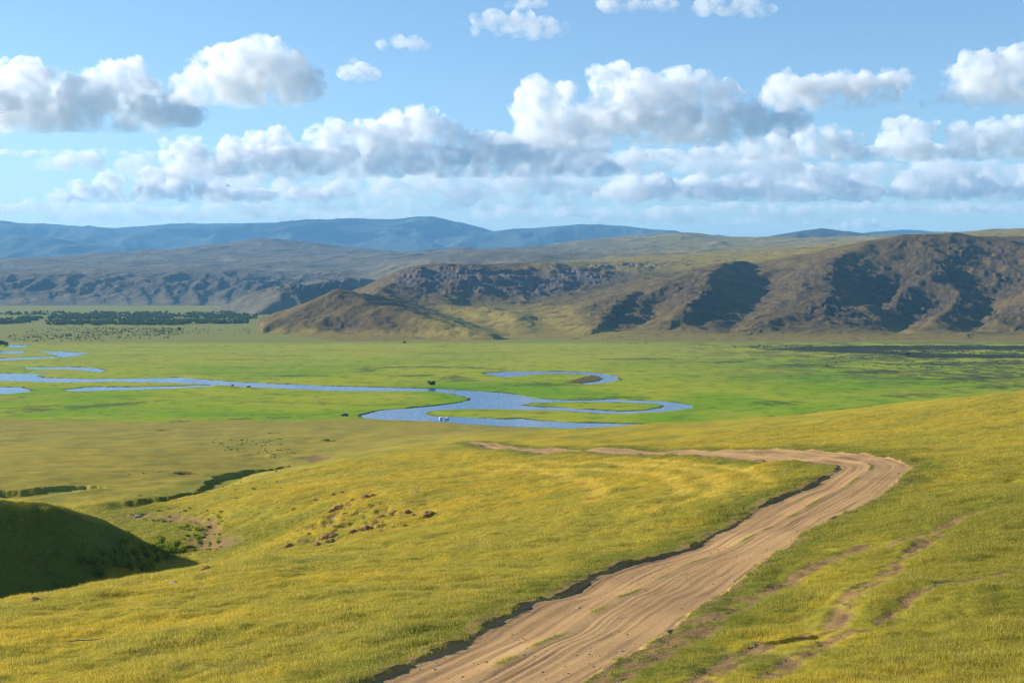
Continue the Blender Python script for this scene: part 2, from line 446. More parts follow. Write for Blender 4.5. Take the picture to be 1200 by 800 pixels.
    berm = smooth(1.2, 0.3, np.abs(sd - 0.45)) * (t < 0.5) * 0.06
    zf[q] = zq + berm
    road = np.zeros(len(xm)); road[q] = np.maximum(inside, 0)
    rc_ = np.zeros(len(xm)); rc_[q] = rutcol * inside; at['rut'][m] = rc_
    strip = np.exp(-((t - 0.455) / 0.03) ** 2) * smooth(0.0, 0.5, pnoise(arc / 6, arc * 0 + 9, 65) + 0.25) * inside
    green = np.zeros(len(xm)); green[q] = np.maximum(smooth(6.5, 0.8, sd + 1.5 * w_) * (1 - inside) * 0.9, 0.9 * strip)
    road[q] = np.clip(road[q] - 0.75 * strip, 0, 1)
    so_ = np.zeros(len(xm)); so_[q] = 0.75 * shoulder * (1 - inside)
    short = np.zeros(len(xm))
    # wheel tracks in the grass on the right
    q = rm < 190
    xq, yq = xm[q], ym[q]
    w_ = wob[q]
    for line, wd, dep in TRACKS:
        d, side, arc, _ = polyline_dist(xq, yq, line)
        d = np.abs(d * side + 0.10 * w_)
        br = smooth(-0.7, 0.0, fbm(xq / 1.6, yq / 1.6, 3, 71))
        k = smooth(wd * 1.5, wd * 0.5, d) * br
        zf[q] -= dep * k
        so_[q] = np.maximum(so_[q], 0.85 * k)
        short[q] = np.maximum(short[q], smooth(wd * 3.2, wd * 1.2, d))
    d, side, arc, _ = polyline_dist(xq, yq, HOLE)
    k = smooth(0.55, 0.25, np.abs(d + 0.15 * w_))
    zf[q] -= 0.42 * k; so_[q] = np.maximum(so_[q], k)
    dry = np.zeros(len(xm))
    for line, wd in ARCS:
        d, side, _, _ = polyline_dist(xm, ym, line)
        k = smooth(wd * 1.9, wd * 0.5, np.abs(d * side + 0.3 * wob)) ; dry = np.maximum(dry, k)
        zf -= 0.12 * k
    at['dry'][m] = dry
    at['soil'][m] = np.maximum(soil, so_); at['short'][m] = short
    at['road'][m] = road
    # draw bottom is greener
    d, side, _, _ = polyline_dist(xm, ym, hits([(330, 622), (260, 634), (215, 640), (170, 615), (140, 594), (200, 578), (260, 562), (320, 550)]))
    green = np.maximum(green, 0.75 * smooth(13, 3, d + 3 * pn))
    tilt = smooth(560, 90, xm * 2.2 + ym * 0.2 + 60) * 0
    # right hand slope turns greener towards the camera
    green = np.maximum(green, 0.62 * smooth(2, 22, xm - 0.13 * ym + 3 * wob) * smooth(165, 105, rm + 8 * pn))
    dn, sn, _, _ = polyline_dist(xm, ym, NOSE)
    green = np.maximum(green, smooth(0.5, 3.0, -sn * dn + pn) * smooth(34, 24, dn) * (ym > 140) * smooth(-60, -66, xm))  # dark green over the spur's steep face, deepening its shade in the colour
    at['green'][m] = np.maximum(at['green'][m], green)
    # meet the valley floor
    v = valley[m]
    zz = smax(zf, v, 2.0)
    zz = np.where(rm > 1250, v, zz)
    z[:] = valley; z[m] = zz
    # valley cover
    edge = 742 + 22 * fbm(x / 60, y / 60, 3, 81) + 0.0 * x
    edge = np.where(x > -60, edge - 58 * smooth(-60, 40, x), edge)
    upland = np.zeros(n); upland[m] = smooth(1.5, 5.0, zf)
    at['meadow'] = smooth(-14, 14, y - edge) * (1 - upland)
    # waters
    m = (y > 560) & (y < 1950) & (r < 2600)
    xm, ym = x[m], y[m]
    wb_ = 1.6 * fbm(xm / 11, ym / 11, 3, 91)
    sd = polygon_sdf(xm, ym, RIVER)
    sd = np.maximum(sd, -polygon_sdf(xm, ym, ISLAND))
    for p in PONDS: sd = np.minimum(sd, polygon_sdf(xm, ym, p) + 0.8)
    sd = sd + wb_
    near_w = smooth(45, 8, sd)
    z[m] = z[m] * (1 - 0.9 * near_w)
    k = smooth(1.0, -3.0, sd - 1.5)
    z[m] = z[m] * (1 - k) - 1.4 * k
    bank = smooth(5.0, 0.8, np.abs(sd - 0.5)) * smooth(-0.35, 0.35, fbm(xm / 35, ym / 35, 2, 93))
    dark = 0.85 * bank
    mud = smooth(3, -3, polygon_sdf(xm, ym, MUD) + 2 * wb_)
    for p in MARSH:
        dark = np.maximum(dark, (0.95 if p is MARSH[0] else 0.62) * smooth(10, -6, polygon_sdf(xm, ym, p) + 8 * wb_ + 4 * fbm(xm / 4, ym / 4, 2, 95)))
    dark = np.maximum(dark, 0.8 * mud)
    at['dark'][m] = np.maximum(at['dark'][m], dark)
    at['soil'][m] = np.maximum(at['soil'][m], 0.2 * mud)
    return z, at

gz, gat = ground_fields(GX.ravel(), GY.ravel())

def steppe_colour(m, p, green, dry):
    n_big = m.noise(p, 0.011, 4, 0.6); n_mid = m.noise(p, 0.09, 5, 0.6); n_fine = m.noise(p, 1.3, 5, 0.7)
    c = m.mix(m.ramp(n_big, 0.35, 0.65), (0.405, 0.292, 0.020), (0.325, 0.27, 0.028))
    c = m.mix(m.ramp(n_mid, 0.42, 0.68), c, (0.245, 0.225, 0.025))
    c = m.mix(m.math('MULTIPLY', m.ramp(n_fine, 0.48, 0.75), 0.5), c, (0.21, 0.155, 0.025))
    n_small = m.noise(p, 0.33, 4, 0.65)
    c = m.mix(m.math('MULTIPLY', m.ramp(n_small, 0.52, 0.72), 0.45), c, (0.21, 0.19, 0.03))
    n_pat = m.noise(p, 0.16, 5, 0.7, 0.4); n_pat2 = m.noise(m.scaled(p, (1, 1.7, 1)), 0.055, 4, 0.6)
    c = m.mix(m.math('MULTIPLY', m.ramp(n_pat, 0.54, 0.68), 0.4), c, (0.215, 0.19, 0.065))
    c = m.mix(m.math('MULTIPLY', m.ramp(n_pat2, 0.54, 0.64), 0.6), c, (0.43, 0.32, 0.025))
    c = m.mix(m.math('MULTIPLY', m.ramp(n_pat2, 0.44, 0.34), 0.45), c, (0.19, 0.195, 0.03))
    zz = m.n('ShaderNodeSeparateXYZ'); m.l(p, zz.inputs[0])
    c = m.mix(m.math('MULTIPLY', m.ramp(zz.outputs['Z'], 34, 12), 0.35), c, m.mix(n_small, (0.33, 0.27, 0.075), (0.21, 0.185, 0.06)))
    c = m.mix(m.math('MULTIPLY', dry, 0.8), c, (0.50, 0.37, 0.06))
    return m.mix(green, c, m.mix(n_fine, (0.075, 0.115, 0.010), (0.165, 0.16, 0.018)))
gm = NT('steppe_and_meadow')
p = gm.pos()
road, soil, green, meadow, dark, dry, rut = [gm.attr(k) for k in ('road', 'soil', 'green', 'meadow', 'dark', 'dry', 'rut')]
n_big = gm.noise(p, 0.011, 4, 0.6); n_mid = gm.noise(p, 0.09, 5, 0.6); n_fine = gm.noise(p, 1.3, 5, 0.7); n_tiny = gm.noise(p, 6.0, 3, 0.7)
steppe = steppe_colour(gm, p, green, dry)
v_big = gm.noise(p, 0.006, 5, 0.6, 0.6); v_mid = gm.noise(p, 0.02, 5, 0.65, 0.8); v_small = gm.noise(p, 0.075, 5, 0.7)
mead = gm.mix(gm.ramp(v_big, 0.36, 0.62), (0.165, 0.30, 0.002), (0.34, 0.36, 0.012))
sepy = gm.n('ShaderNodeSeparateXYZ'); gm.l(p, sepy.inputs[0])
fary = gm.ramp(sepy.outputs['Y'], 950, 1500)
mead = gm.mix(gm.math('MULTIPLY', fary, 0.75), mead, gm.mix(v_mid, (0.28, 0.31, 0.03), (0.40, 0.36, 0.06)))
mead = gm.mix(gm.ramp(v_mid, 0.54, 0.72), mead, (0.34, 0.29, 0.045))
mead = gm.mix(gm.math('MULTIPLY', gm.ramp(v_small, 0.50, 0.66), 0.6), mead, (0.06, 0.10, 0.008))
streak = gm.noise(gm.scaled(p, (0.4, 1.0, 1.0)), 0.022, 5, 0.65, 0.5)
mead = gm.mix(gm.math('MULTIPLY', gm.ramp(streak, 0.55, 0.66), 0.4), mead, (0.085, 0.125, 0.012))
mead = gm.mix(gm.math('MULTIPLY', gm.ramp(streak, 0.42, 0.33), 0.55), mead, (0.40, 0.36, 0.04))
# boggy mottling in the right hand part of the valley
rx = gm.ramp(sepy.outputs['X'], 60, 420)
bog = gm.math('MULTIPLY', gm.math('MULTIPLY', gm.ramp(v_mid, 0.42, 0.53), gm.ramp(v_small, 0.36, 0.52)), rx)
bog = gm.math('MULTIPLY', bog, gm.ramp(sepy.outputs['Y'], 850, 1100))
mead = gm.mix(gm.math('MULTIPLY', bog, 0.85), mead, (0.045, 0.055, 0.02))
foot = gm.ramp(sepy.outputs['Y'], 1620, 1720)
mead = gm.mix(gm.math('MULTIPLY', foot, 0.8), mead, gm.mix(v_small, (0.23, 0.215, 0.06), (0.17, 0.185, 0.04)))
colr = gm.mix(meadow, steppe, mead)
colr = gm.mix(dark, colr, gm.mix(v_small, (0.022, 0.026, 0.018), (0.05, 0.055, 0.025)))
earth = gm.mix(n_fine, (0.30, 0.165, 0.085), (0.20, 0.115, 0.06))
colr = gm.mix(gm.math('MULTIPLY', soil, gm.ramp(n_fine, 0.25, 0.5)), colr, earth)
sand = gm.mix(gm.ramp(n_mid, 0.35, 0.65), (0.44, 0.275, 0.12), (0.37, 0.225, 0.10))
sand = gm.mix(gm.math('MULTIPLY', gm.ramp(n_fine, 0.45, 0.75), 0.45), sand, (0.31, 0.195, 0.10))
sand = gm.mix(gm.math('MULTIPLY', rut, 0.95), sand, (0.17, 0.10, 0.052))
colr = gm.mix(road, colr, sand)
hgt = gm.math('MULTIPLY', gm.math('ADD', gm.math('MULTIPLY', n_fine, 0.25), gm.math('MULTIPLY', n_tiny, 0.07)), gm.math('SUBTRACT', 1.0, gm.math('MULTIPLY', road, 0.85)))
nrm = gm.bump(hgt, 0.55, 1.0)
GROUND_MAT = gm.done(gm.bsdf(colr, 0.95, 0.05, nrm))

verts = np.stack([GX.ravel(), GY.ravel(), gz], -1)
me = mesh_from_arrays('ground', verts, grid_faces(NR, NC, wrap=True), GROUND_MAT)
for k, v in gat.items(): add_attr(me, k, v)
ground = link('ground', me); tag(ground, 'yellow steppe running down to the flat green valley meadow', None, None, 'structure')

# look-up of ground height and cover for things that stand on it
def ground_at(x, y):
    z, a = ground_fields(np.atleast_1d(np.asarray(x, float)), np.atleast_1d(np.asarray(y, float)))
    return z, a

# ================================================================== water
wm = NT('river_water')
p = wm.pos()
wv = wm.noise(wm.scaled(p, (1, 1, 1)), 0.12, 3, 0.6); wl = wm.noise(p, 0.03, 3, 0.5)
nrm = wm.bump(wm.math('MULTIPLY', wv, wm.math('ADD', wl, 0.3)), 0.14, 0.4)
WATER = wm.done(wm.bsdf((0.03, 0.105, 0.24), 0.16, 0.5, nrm, IOR=1.333))
wa = np.arange(-34, 34.1, 1.0) * math.pi / 180; wr = np.geomspace(560, 2100, 60)
wv_ = np.stack([(wr[:, None] * np.sin(wa)[None]).ravel(), (wr[:, None] * np.cos(wa)[None]).ravel(), np.full(len(wa) * len(wr), -0.38)], -1)
river = link('river', mesh_from_arrays('river', wv_, grid_faces(len(wr), len(wa)), WATER))
tag(river, 'blue river winding through the green meadow', None, None, 'structure')
# ================================================================== hills behind the meadow
def V0(px, d, z=0.0):
    a, _ = ray(px, 400); return (a * d, d, z)
hp = [P(*a) for a in [
    # bowl between the grassy hill and the cliffs
    (560, 388, 1960), (560, 377, 2130), (600, 362, 2380), (640, 364, 2330), (650, 353, 2480), (600, 353, 2470), (520, 384, 2000), (640, 384, 2020), (700, 388, 1950),
    (500, 353, 2440), (540, 353, 2450), (620, 350, 2520), (680, 339, 2620), (720, 331, 2680), (700, 352, 2450), (690, 365, 2250),
    # cliff brow and plateau
    (455, 327, 2620), (490, 313, 2720), (540, 312, 2760), (600, 314, 2820), (640, 310, 2840), (700, 309.5, 2890), (760, 307, 2960), (820, 303, 3000), (880, 301, 3050),
    (480, 313, 3200), (500, 312.5, 3400), (560, 314, 3200), (600, 314.5, 3200), (600, 315, 3600), (640, 311, 3300), (660, 308, 3600), (760, 301, 3550), (900, 293, 3600), (1000, 284, 3600), (1100, 277, 3600), (1170, 271, 3600), (1260, 269, 3600), (1350, 269, 3600),
    (1000, 289, 3000), (1100, 282, 3000), (1200, 276, 3000),
    # slopes round the two spurs
    (760, 378, 2050), (780, 352, 2260), (740, 352, 2330), (770, 330, 2500), (865, 374, 2010), (880, 348, 2240), (898, 326, 2440), (800, 382, 1930), (850, 384, 1900), (700, 380, 2020), (660, 372, 2160),
    # big rocky hill
    (905, 317, 2520), (960, 302, 2480), (1020, 288, 2430), (1075, 278, 2380), (1110, 274, 2380), (1160, 280, 2420), (1200, 287, 2430), (1270, 284, 2430), (1350, 290, 2430),
    (930, 352, 2150), (1000, 338, 2170), (1060, 335, 2160), (1110, 340, 2120), (1160, 340, 2140), (1230, 338, 2120),
    (920, 385, 1860), (990, 385, 1860), (1060, 388, 1840), (1130, 388, 1840), (1200, 386, 1850), (1280, 386, 1850),
    (960, 366, 2000), (1020, 368, 1990), (1080, 372, 1960), (1150, 370, 1960),
]]
hp += [V0(px, 1714, -0.5) for px in (380, 480, 580, 700, 820, 940, 1060, 1200, 1300)] + [V0(px, 1560, -5) for px in (300, 450, 600, 800, 1000, 1200, 1350)]
hp += [V0(300, 2200, -3), V0(250, 2300, -8), V0(318, 2320, -1), V0(300, 2050, -3), V0(230, 2069, -4), V0(280, 2080, -1), V0(330, 1950, -1), V0(200, 2700, -9), V0(290, 2900, -8), V0(345, 3100, -6), V0(100, 3000, -20), V0(100, 2000, -15), V0(250, 1700, -8), V0(380, 3300, 0), V0(390, 2600, 5),
       V0(330, 2500, -4), V0(420, 3800, 45), V0(300, 3900, -15)]
HILL = TPS(hp, 500.0, lam=5e-4)

def ridge(x, y, pts, sl, sr, k0=10.0):
    """height of a spur; sl / sr: fall to its left and right going along it"""
    d, side, arc, zr = polyline_dist(x, y, pts)
    s = np.where(side > 0, sl, sr)
    return zr - s * np.maximum(np.sqrt(d * d + k0 * k0) - k0, 0)

HILL_RIDGES = [  # points, fall left, fall right (seen along the line), blend
    ([P(*a) for a in [(294, 391, 2060), (330, 373, 2080), (365, 353, 2110), (400, 339, 2140), (430, 327, 2170), (447, 330, 2200)]], 0.46, 0.24, 6),
    ([P(*a) for a in [(430, 327, 2170), (440, 333, 2130), (454, 346, 2070), (480, 359, 1990), (510, 371, 1910), (540, 380, 1845), (565, 388, 1790)]], 0.62, 0.30, 6),
    ([P(*a) for a in [(452, 334, 2230), (466, 329, 2430), (490, 312.5, 2680)]], 0.62, 0.42, 8),
    ([P(*a) for a in [(745, 341, 2330), (727, 351, 2220), (712, 364, 2090), (703, 376, 1990), (697, 385, 1930)]], 0.80, 0.24, 5),
    ([P(*a) for a in [(872, 306, 2650), (850, 308, 2520), (836, 317, 2380), (824, 330, 2250), (812, 348, 2120), (803, 360, 2040), (793, 374, 1950)]], 0.75, 0.26, 5),
    ([P(*a) for a in [(1110, 274, 2380), (1060, 281, 2360), (1010, 292, 2380), (960, 303, 2430), (905, 317, 2510)]], 0.30, 0.30, 8),
    ([P(*a) for a in [(960, 303, 2430), (930, 330, 2270), (905, 350, 2130), (885, 368, 1990)]], 0.42, 0.30, 8),
    ([P(*a) for a in [(1010, 310, 2330), (1000, 320, 2270), (990, 330, 2200), (975, 345, 2110)]], 0.36, 0.22, 5),
    ([P(*a) for a in [(1035, 325, 2230), (1000, 342, 2130), (978, 354, 2060), (966, 368, 1980), (955, 382, 1890), (948, 392, 1810)]], 0.80, 0.25, 5),
    ([P(*a) for a in [(1045, 300, 2330), (1050, 315, 2250), (1060, 330, 2180), (1068, 348, 2080), (1073, 366, 1980)]], 0.75, 0.45, 4),
    ([P(*a) for a in [(1110, 274, 2380), (1098, 292, 2330), (1104, 305, 2270), (1112, 318, 2200), (1108, 338, 2110), (1100, 350, 2040)]], 0.80, 0.35, 5),
    ([P(*a) for a in [(1135, 312, 2290), (1165, 313, 2260), (1185, 318, 2230), (1190, 330, 2170), (1180, 345, 2090)]], 0.7, 0.35, 5),
    ([P(*a) for a in [(1260, 310, 2200), (1225, 328, 2110), (1200, 345, 2040), (1175, 360, 1980), (1150, 378, 1890), (1140, 390, 1810)]], 0.45, 0.25, 6),
    ([P(*a) for a in [(1290, 320, 2150), (1245, 345, 2040), (1210, 365, 1950), (1195, 382, 1870)]], 0.6, 0.25, 6),
    ([P(*a) for a in [(925, 366, 1960), (900, 378, 1890), (885, 388, 1830)]], 0.4, 0.2, 5),
]
HILL_VALLEYS = [[V0(*q) for q in l] for l in [
    [(1088, 2140, 36), (1075, 2070, 22), (1062, 1980, 10), (1050, 1860, 2)],
    [(1160, 2180, 48), (1156, 2080, 32), (1150, 1990, 17), (1138, 1850, 3)],
    [(900, 2440, 80), (885, 2240, 42), (866, 2010, 14), (850, 1880, 3)],
    [(775, 2260, 44), (757, 2100, 18), (735, 1940, 3)],
    [(505, 2360, 32), (540, 2200, 16), (580, 2020, 5), (600, 1860, 1)],
    [(1045, 2250, 62), (1035, 2170, 45), (1025, 2090, 30)]]]
# where bare rock breaks through: picture-space centres and radii turned into places on the hills
ROCKS = [(P(*c)[:2], rx, ry, amt) for c, rx, ry, amt in [
    ((500, 328, 2620), 90, 150, 1.1), ((560, 332, 2640), 110, 160, 1.2), ((620, 334, 2660), 110, 150, 1.2), ((680, 324, 2750), 100, 120, 1.1), ((740, 315, 2870), 120, 70, 0.8), ((660, 320, 2750), 60, 60, 1),
    ((395, 348, 2080), 50, 40, 0.3), ((405, 370, 1950), 32, 45, 0.9), ((350, 382, 2010), 70, 30, 0.25), ((455, 348, 2080), 40, 50, 0.5),
    ((720, 362, 2130), 50, 130, 0.9), ((820, 345, 2200), 60, 200, 0.9), ((900, 350, 2200), 90, 160, 0.6), ((960, 330, 2280), 150, 160, 0.8), ((1030, 320, 2260), 120, 140, 1.0),
    ((1070, 345, 2130), 80, 160, 1.2), ((1110, 310, 2270), 110, 120, 1.1), ((1110, 345, 2120), 70, 110, 1.2), ((1180, 320, 2230), 110, 110, 1.1), ((975, 370, 1990), 70, 110, 0.9), ((1190, 360, 1990), 110, 120, 0.7),
    ((1080, 282, 2400), 160, 60, 0.4), ((1200, 290, 2430), 160, 60, 0.45), ((1280, 330, 2200), 120, 200, 0.8), ((1150, 300, 2350), 100, 80, 1.0), ((885, 388, 1850), 60, 40, 0.8)]]

ha = np.arange(-15.0, 31.0, 0.042) * math.pi / 180
hr = np.geomspace(1560, 3900, 470)
HX = (hr[:, None] * np.sin(ha)[None]).ravel(); HY = (hr[:, None] * np.cos(ha)[None]).ravel()
def hills_z(x, y):
    wx = x + 22 * fbm(x / 120, y / 120, 3, 201); wy = y + 22 * fbm(x / 120 + 40, y / 120, 3, 202)
    wx2 = x + 9 * fbm(x / 45, y / 45, 3, 203); wy2 = y + 9 * fbm(x / 45 + 9, y / 45, 3, 204)
    z = HILL(x, y)
    for pts, a, b, k in HILL_RIDGES:
        z = smax(z, ridge(wx2, wy2, pts, a, b), k)
    cap = np.interp(x / y, [-0.215, -0.204, -0.180, -0.157, -0.133, -0.1133, -0.100], [-6.0, 0.0, 22.0, 48.0, 69.0, 88.0, 200.0]) + np.maximum(y - 2260, 0) * 0.35
    z = -smax(-z, -cap, 4)
    for k_, pts in enumerate(HILL_VALLEYS):
        d, _, _, zv = polyline_dist(wx2, wy2, pts)
        z = -smax(-z, -(zv + (0.24 if k_ == 4 else 0.46) * np.maximum(np.sqrt(d * d + 144.0) - 12, 0)), 7)
    rock = np.zeros(len(x))
    for (cx, cy_), rx, ry, amt in ROCKS:
        rock = np.maximum(rock, amt * np.exp(-((x - cx) / rx) ** 2 - ((y - cy_) / ry) ** 2))
    pale = np.zeros(len(x))
    for (cx, cy_), rx, ry, amt in ROCKS[:6]:
        pale = np.maximum(pale, np.exp(-((x - cx) / (rx * 1.3)) ** 2 - ((y - cy_) / (ry * 1.3)) ** 2))
    rock = rock * smooth(0, 12, z)
    up = smooth(1.0, 14.0, z)
    rg = ridged(wx / 95, wy / 95, 6, 211)
    rg2 = ridged(x / 30 + 0.3 * rg, y / 42, 5, 221)
    # cliffs: crags standing in rows, with ledges
    z = z + up * (2.2 * (rg - 0.9) + 1.2 * fbm(x / 60, y / 60, 4, 231))
    z = z + rock * (4.0 * (rg - 0.85) + 1.9 * (rg2 - 0.8) + 1.4 * fbm(x / 9, y / 9, 4, 241))
    z = z - 90 * smooth(-0.194, -0.222, x / y)
    step = 12.0
    q = (z + 0.12 * x + 6 * fbm(x / 70, y / 70, 2, 251)) / step
    led = (np.floor(q) + smooth(0.35, 0.75, q - np.floor(q))) * step
    z = z + 0.45 * np.clip(rock, 0, 1) * (led - q * step)
    lush = smooth(70, 20, z) * smooth(0.02, -0.03, np.abs(x / y + 0.005) - 0.065) * (1 - np.clip(rock, 0, 1)) + 0.8 * smooth(14, 2, z) + smooth(90, 115, z) * smooth(2600, 2800, y) * smooth(0.0, 0.05, x / y)
    return z, np.clip(rock, 0, 1.3), np.clip(lush, 0, 1), pale
hz, hrock, hlush, hpale = hills_z(HX, HY)
keep = (hz > -3.0).reshape(len(hr), len(ha))
hv = np.stack([HX, HY, np.maximum(hz, -5.0)], -1)
hv, hf, hat = compact(hv, grid_faces(len(hr), len(ha), keep), {'rock': hrock, 'lush': hlush, 'pale': hpale})

def hill_material(name, grass_a, grass_b, rock_a, rock_b, sc_=1.0, slope0=0.80, slope1=0.62, bumpd=2.5):
    h = NT(name); p = h.pos()
    rk = h.attr('rock')
    geo = h.n('ShaderNodeNewGeometry'); sep = h.n('ShaderNodeSeparateXYZ'); h.l(geo.outputs['Normal'], sep.inputs[0])
    n1 = h.noise(p, 0.012 * sc_, 5, 0.6); n2 = h.noise(p, 0.05 * sc_, 6, 0.65); n3 = h.noise(p, 0.22 * sc_, 5, 0.7)
    grass = h.mix(h.ramp(n1, 0.38, 0.64), grass_a, grass_b)
    grass = h.mix(h.math('MULTIPLY', h.ramp(n2, 0.48, 0.70), 0.6), grass, tuple(c * 0.62 for c in grass_b))
    grass = h.mix(h.math('MULTIPLY', h.attr('lush'), h.ramp(n2, 0.30, 0.50)), grass, (0.27, 0.21, 0.05))
    steep = h.n('ShaderNodeMapRange', interpolation_type='SMOOTHSTEP')
    h.l(h.math('ADD', sep.outputs['Z'], h.math('MULTIPLY', h.math('SUBTRACT', n2, 0.5), 0.35)), steep.inputs[0])
    steep.inputs[1].default_value = slope1; steep.inputs[2].default_value = slope0
    steep.inputs[3].default_value = 1.0; steep.inputs[4].default_value = 0.0
    cover = h.math('ADD', h.math('MULTIPLY', steep.outputs[0], 0.6), h.math('MULTIPLY', rk, h.ramp(h.math('ADD', n2, h.math('MULTIPLY', h.math('SUBTRACT', n3, 0.5), 0.6)), 0.40, 0.52)), clamp=True)
    rock = h.mix(h.ramp(n3, 0.35, 0.68), rock_a, rock_b)
    rock = h.mix(h.math('MULTIPLY', h.ramp(n2, 0.55, 0.72), 0.5), rock, (0.14, 0.088, 0.052))
    rock = h.mix(h.math('MULTIPLY', h.attr('pale'), h.ramp(n3, 0.25, 0.55)), rock, (0.175, 0.155, 0.16))
    c = h.mix(cover, grass, rock)
    n4 = h.noise(h.scaled(p, (1, 1, 2.6)), 0.42 * sc_, 4, 0.75)
    nrm = h.bump(h.math('ADD', h.math('ADD', n3, h.math('MULTIPLY', n2, 1.5)), h.math('MULTIPLY', h.math('MULTIPLY', n4, cover), 0.9)), 0.8, bumpd)
    return h.done(h.bsdf(c, 0.95, 0.05, nrm))
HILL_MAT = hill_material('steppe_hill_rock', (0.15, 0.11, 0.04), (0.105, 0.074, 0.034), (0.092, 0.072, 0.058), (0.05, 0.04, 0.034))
me = mesh_from_arrays('hills', hv, hf, HILL_MAT); add_attr(me, 'rock', hat['rock']); add_attr(me, 'lush', hat['lush']); add_attr(me, 'pale', hat['pale'])
tag(link('hills', me), 'brown rocky hills and a grassy spur at the edge of the meadow', None, None, 'structure')

# ---- far hills: plateau and the long hill with the scarp on the left
fp = [P(*a) for a in [
    (0, 327, 4750), (60, 327, 4750), (130, 323, 4750), (200, 323, 4750), (250, 326, 4700), (285, 333, 4600), (-100, 327, 4750),
    (0, 345, 4480), (100, 345, 4480), (200, 345, 4480), (280, 350, 4400),
    (-100, 320, 5200), (0, 320, 5200), (60, 317.5, 5300), (130, 306.5, 6000), (200, 297.5, 6600), (260, 287.5, 7000), (310, 281, 7200), (360, 284.5, 7200), (400, 289.5, 7200), (440, 294, 7100), (470, 297.5, 7000), (510, 301, 6900),
    (250, 310, 5500), (350, 312, 5200), (420, 318, 4800), (300, 325, 4750), (370, 330, 4500), (330, 345, 4250), (400, 340, 4100), (440, 332, 3900),
    (480, 310, 4700), (500, 304, 4200), (640, 301, 4000), (760, 298, 4200), (900, 291, 4500), (1000, 286, 4800), (1100, 279, 5000), (1170, 270.5, 5000), (1200, 268.5, 5000), (1260, 268, 5000), (1350, 268, 5000),
    (530, 294.5, 5600), (560, 292.5, 5700), (600, 293, 5700), (640, 291.5, 5800), (690, 283.5, 6200), (740, 277.5, 6400), (790, 273.5, 6600), (830, 275.5, 6600), (870, 278, 6600), (920, 280, 6600), (980, 280, 6600), (1050, 277.5, 6600),
    (560, 299, 4900), (650, 298, 4900), (760, 291, 5300), (850, 287, 5600)]]
fp += [V0(px, 4250, -2) for px in (-150, 0, 100, 200, 270)] + [V0(px, 3900, -14) for px in (-150, 0, 100, 200, 280)] + [V0(310, 3700, -8), V0(360, 3500, -6), V0(420, 3300, 20), V0(500, 3200, 40), V0(700, 3300, 100), V0(900, 3300, 120), V0(1200, 3300, 140)]
fp += [V0(px, 8600, 120) for px in (-200, 100, 300, 500)] + [V0(px, 8600, 180) for px in (700, 900, 1100, 1350)]
FAR = TPS(fp, 1500.0, lam=1e-4)
FAR_RIDGES = [
    ([P(*a) for a in [(300, 369, 3080), (322, 352, 3250), (340, 335.5, 3420), (352, 336, 3480), (366, 338, 3520), (382, 331.5, 3600), (412, 325, 3720), (450, 326, 3850)]], 0.3, 0.42, 10),
    ([P(*a) for a in [(340, 335.5, 3420), (346, 344, 3340), (352, 356, 3260)]], 0.8, 0.3, 8),
]
SPURS = [(20, 0.9), (48, 1.0), (75, 0.8), (105, 1.0), (135, 1.05), (160, 0.85), (190, 1.05), (222, 0.9), (255, 1.05), (283, 0.9)]
fa = np.arange(-27.0, 31.0, 0.05) * math.pi / 180
fr = np.geomspace(3000, 9000, 380)
FX = (fr[:, None] * np.sin(fa)[None]).ravel(); FY = (fr[:, None] * np.cos(fa)[None]).ravel()
def far_z(x, y):
    wx = x + 60 * fbm(x / 300, y / 300, 3, 301); wy = y + 60 * fbm(x / 300 + 7, y / 300, 3, 302)
    z = FAR(x, y)
    for pts, a, b, k in FAR_RIDGES:
        z = smax(z, ridge(x + 0.25 * (wx - x), y + 0.25 * (wy - y), pts, a, b), k)
    for px, s in SPURS:                          # spurs running down the scarp
        top = P(px - 14, 327, 4780); mid = P(px + 1, 340, 4560); toe = P(px + 12, 354, 4340)
        z = smax(z, ridge(x + 0.3 * (wx - x), y + 0.3 * (wy - y), [(top[0], top[1], top[2] - 3), (mid[0], mid[1], mid[2] + 2), toe], 0.75, 0.35), 10)
    scarp = np.exp(-((y - 4620) / 230) ** 2) * smooth(0, 20, z) * smooth(-380, -700, x)
    crag = np.exp(-((x + 560) / 150) ** 2 - ((y - 3560) / 200) ** 2) * smooth(0, 15, z)
    rg = ridged(wx / 420, wy / 420, 5, 311)
    z = z + smooth(3, 60, z) * (9 * (rg - 0.9) + 6 * fbm(x / 500, y / 500, 4, 321))
    z = z + scarp * 10 * (ridged(x / 90, y / 150, 5, 331) - 0.8) + crag * 12 * (ridged(x / 40, y / 40, 4, 341) - 0.8)
    low = smooth(0.52, 0.9, fbm(x / 260, y / 140, 4, 351) + 0.25) * 0.8
    # rocky brow on the plateau
    return z, np.clip(scarp * 0.9 + crag + low * 0.7 * smooth(60, 120, z), 0, 1), 0.9 * smooth(-200, 1000, x)
fz, frock, flush = far_z(FX, FY)
keep = (fz > -3.0).reshape(len(fr), len(fa))
fv, ff, fat = compact(np.stack([FX, FY, np.maximum(fz, -5.0)], -1), grid_faces(len(fr), len(fa), keep), {'rock': frock, 'lush': flush})
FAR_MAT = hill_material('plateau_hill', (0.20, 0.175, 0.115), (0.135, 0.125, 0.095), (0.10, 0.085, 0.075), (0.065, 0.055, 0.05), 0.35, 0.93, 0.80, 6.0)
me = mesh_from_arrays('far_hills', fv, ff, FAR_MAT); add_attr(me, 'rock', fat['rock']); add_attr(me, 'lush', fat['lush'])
tag(link('far_hills', me), 'grey brown plateau and long hill with a scarp beyond the valley', None, None, 'structure')

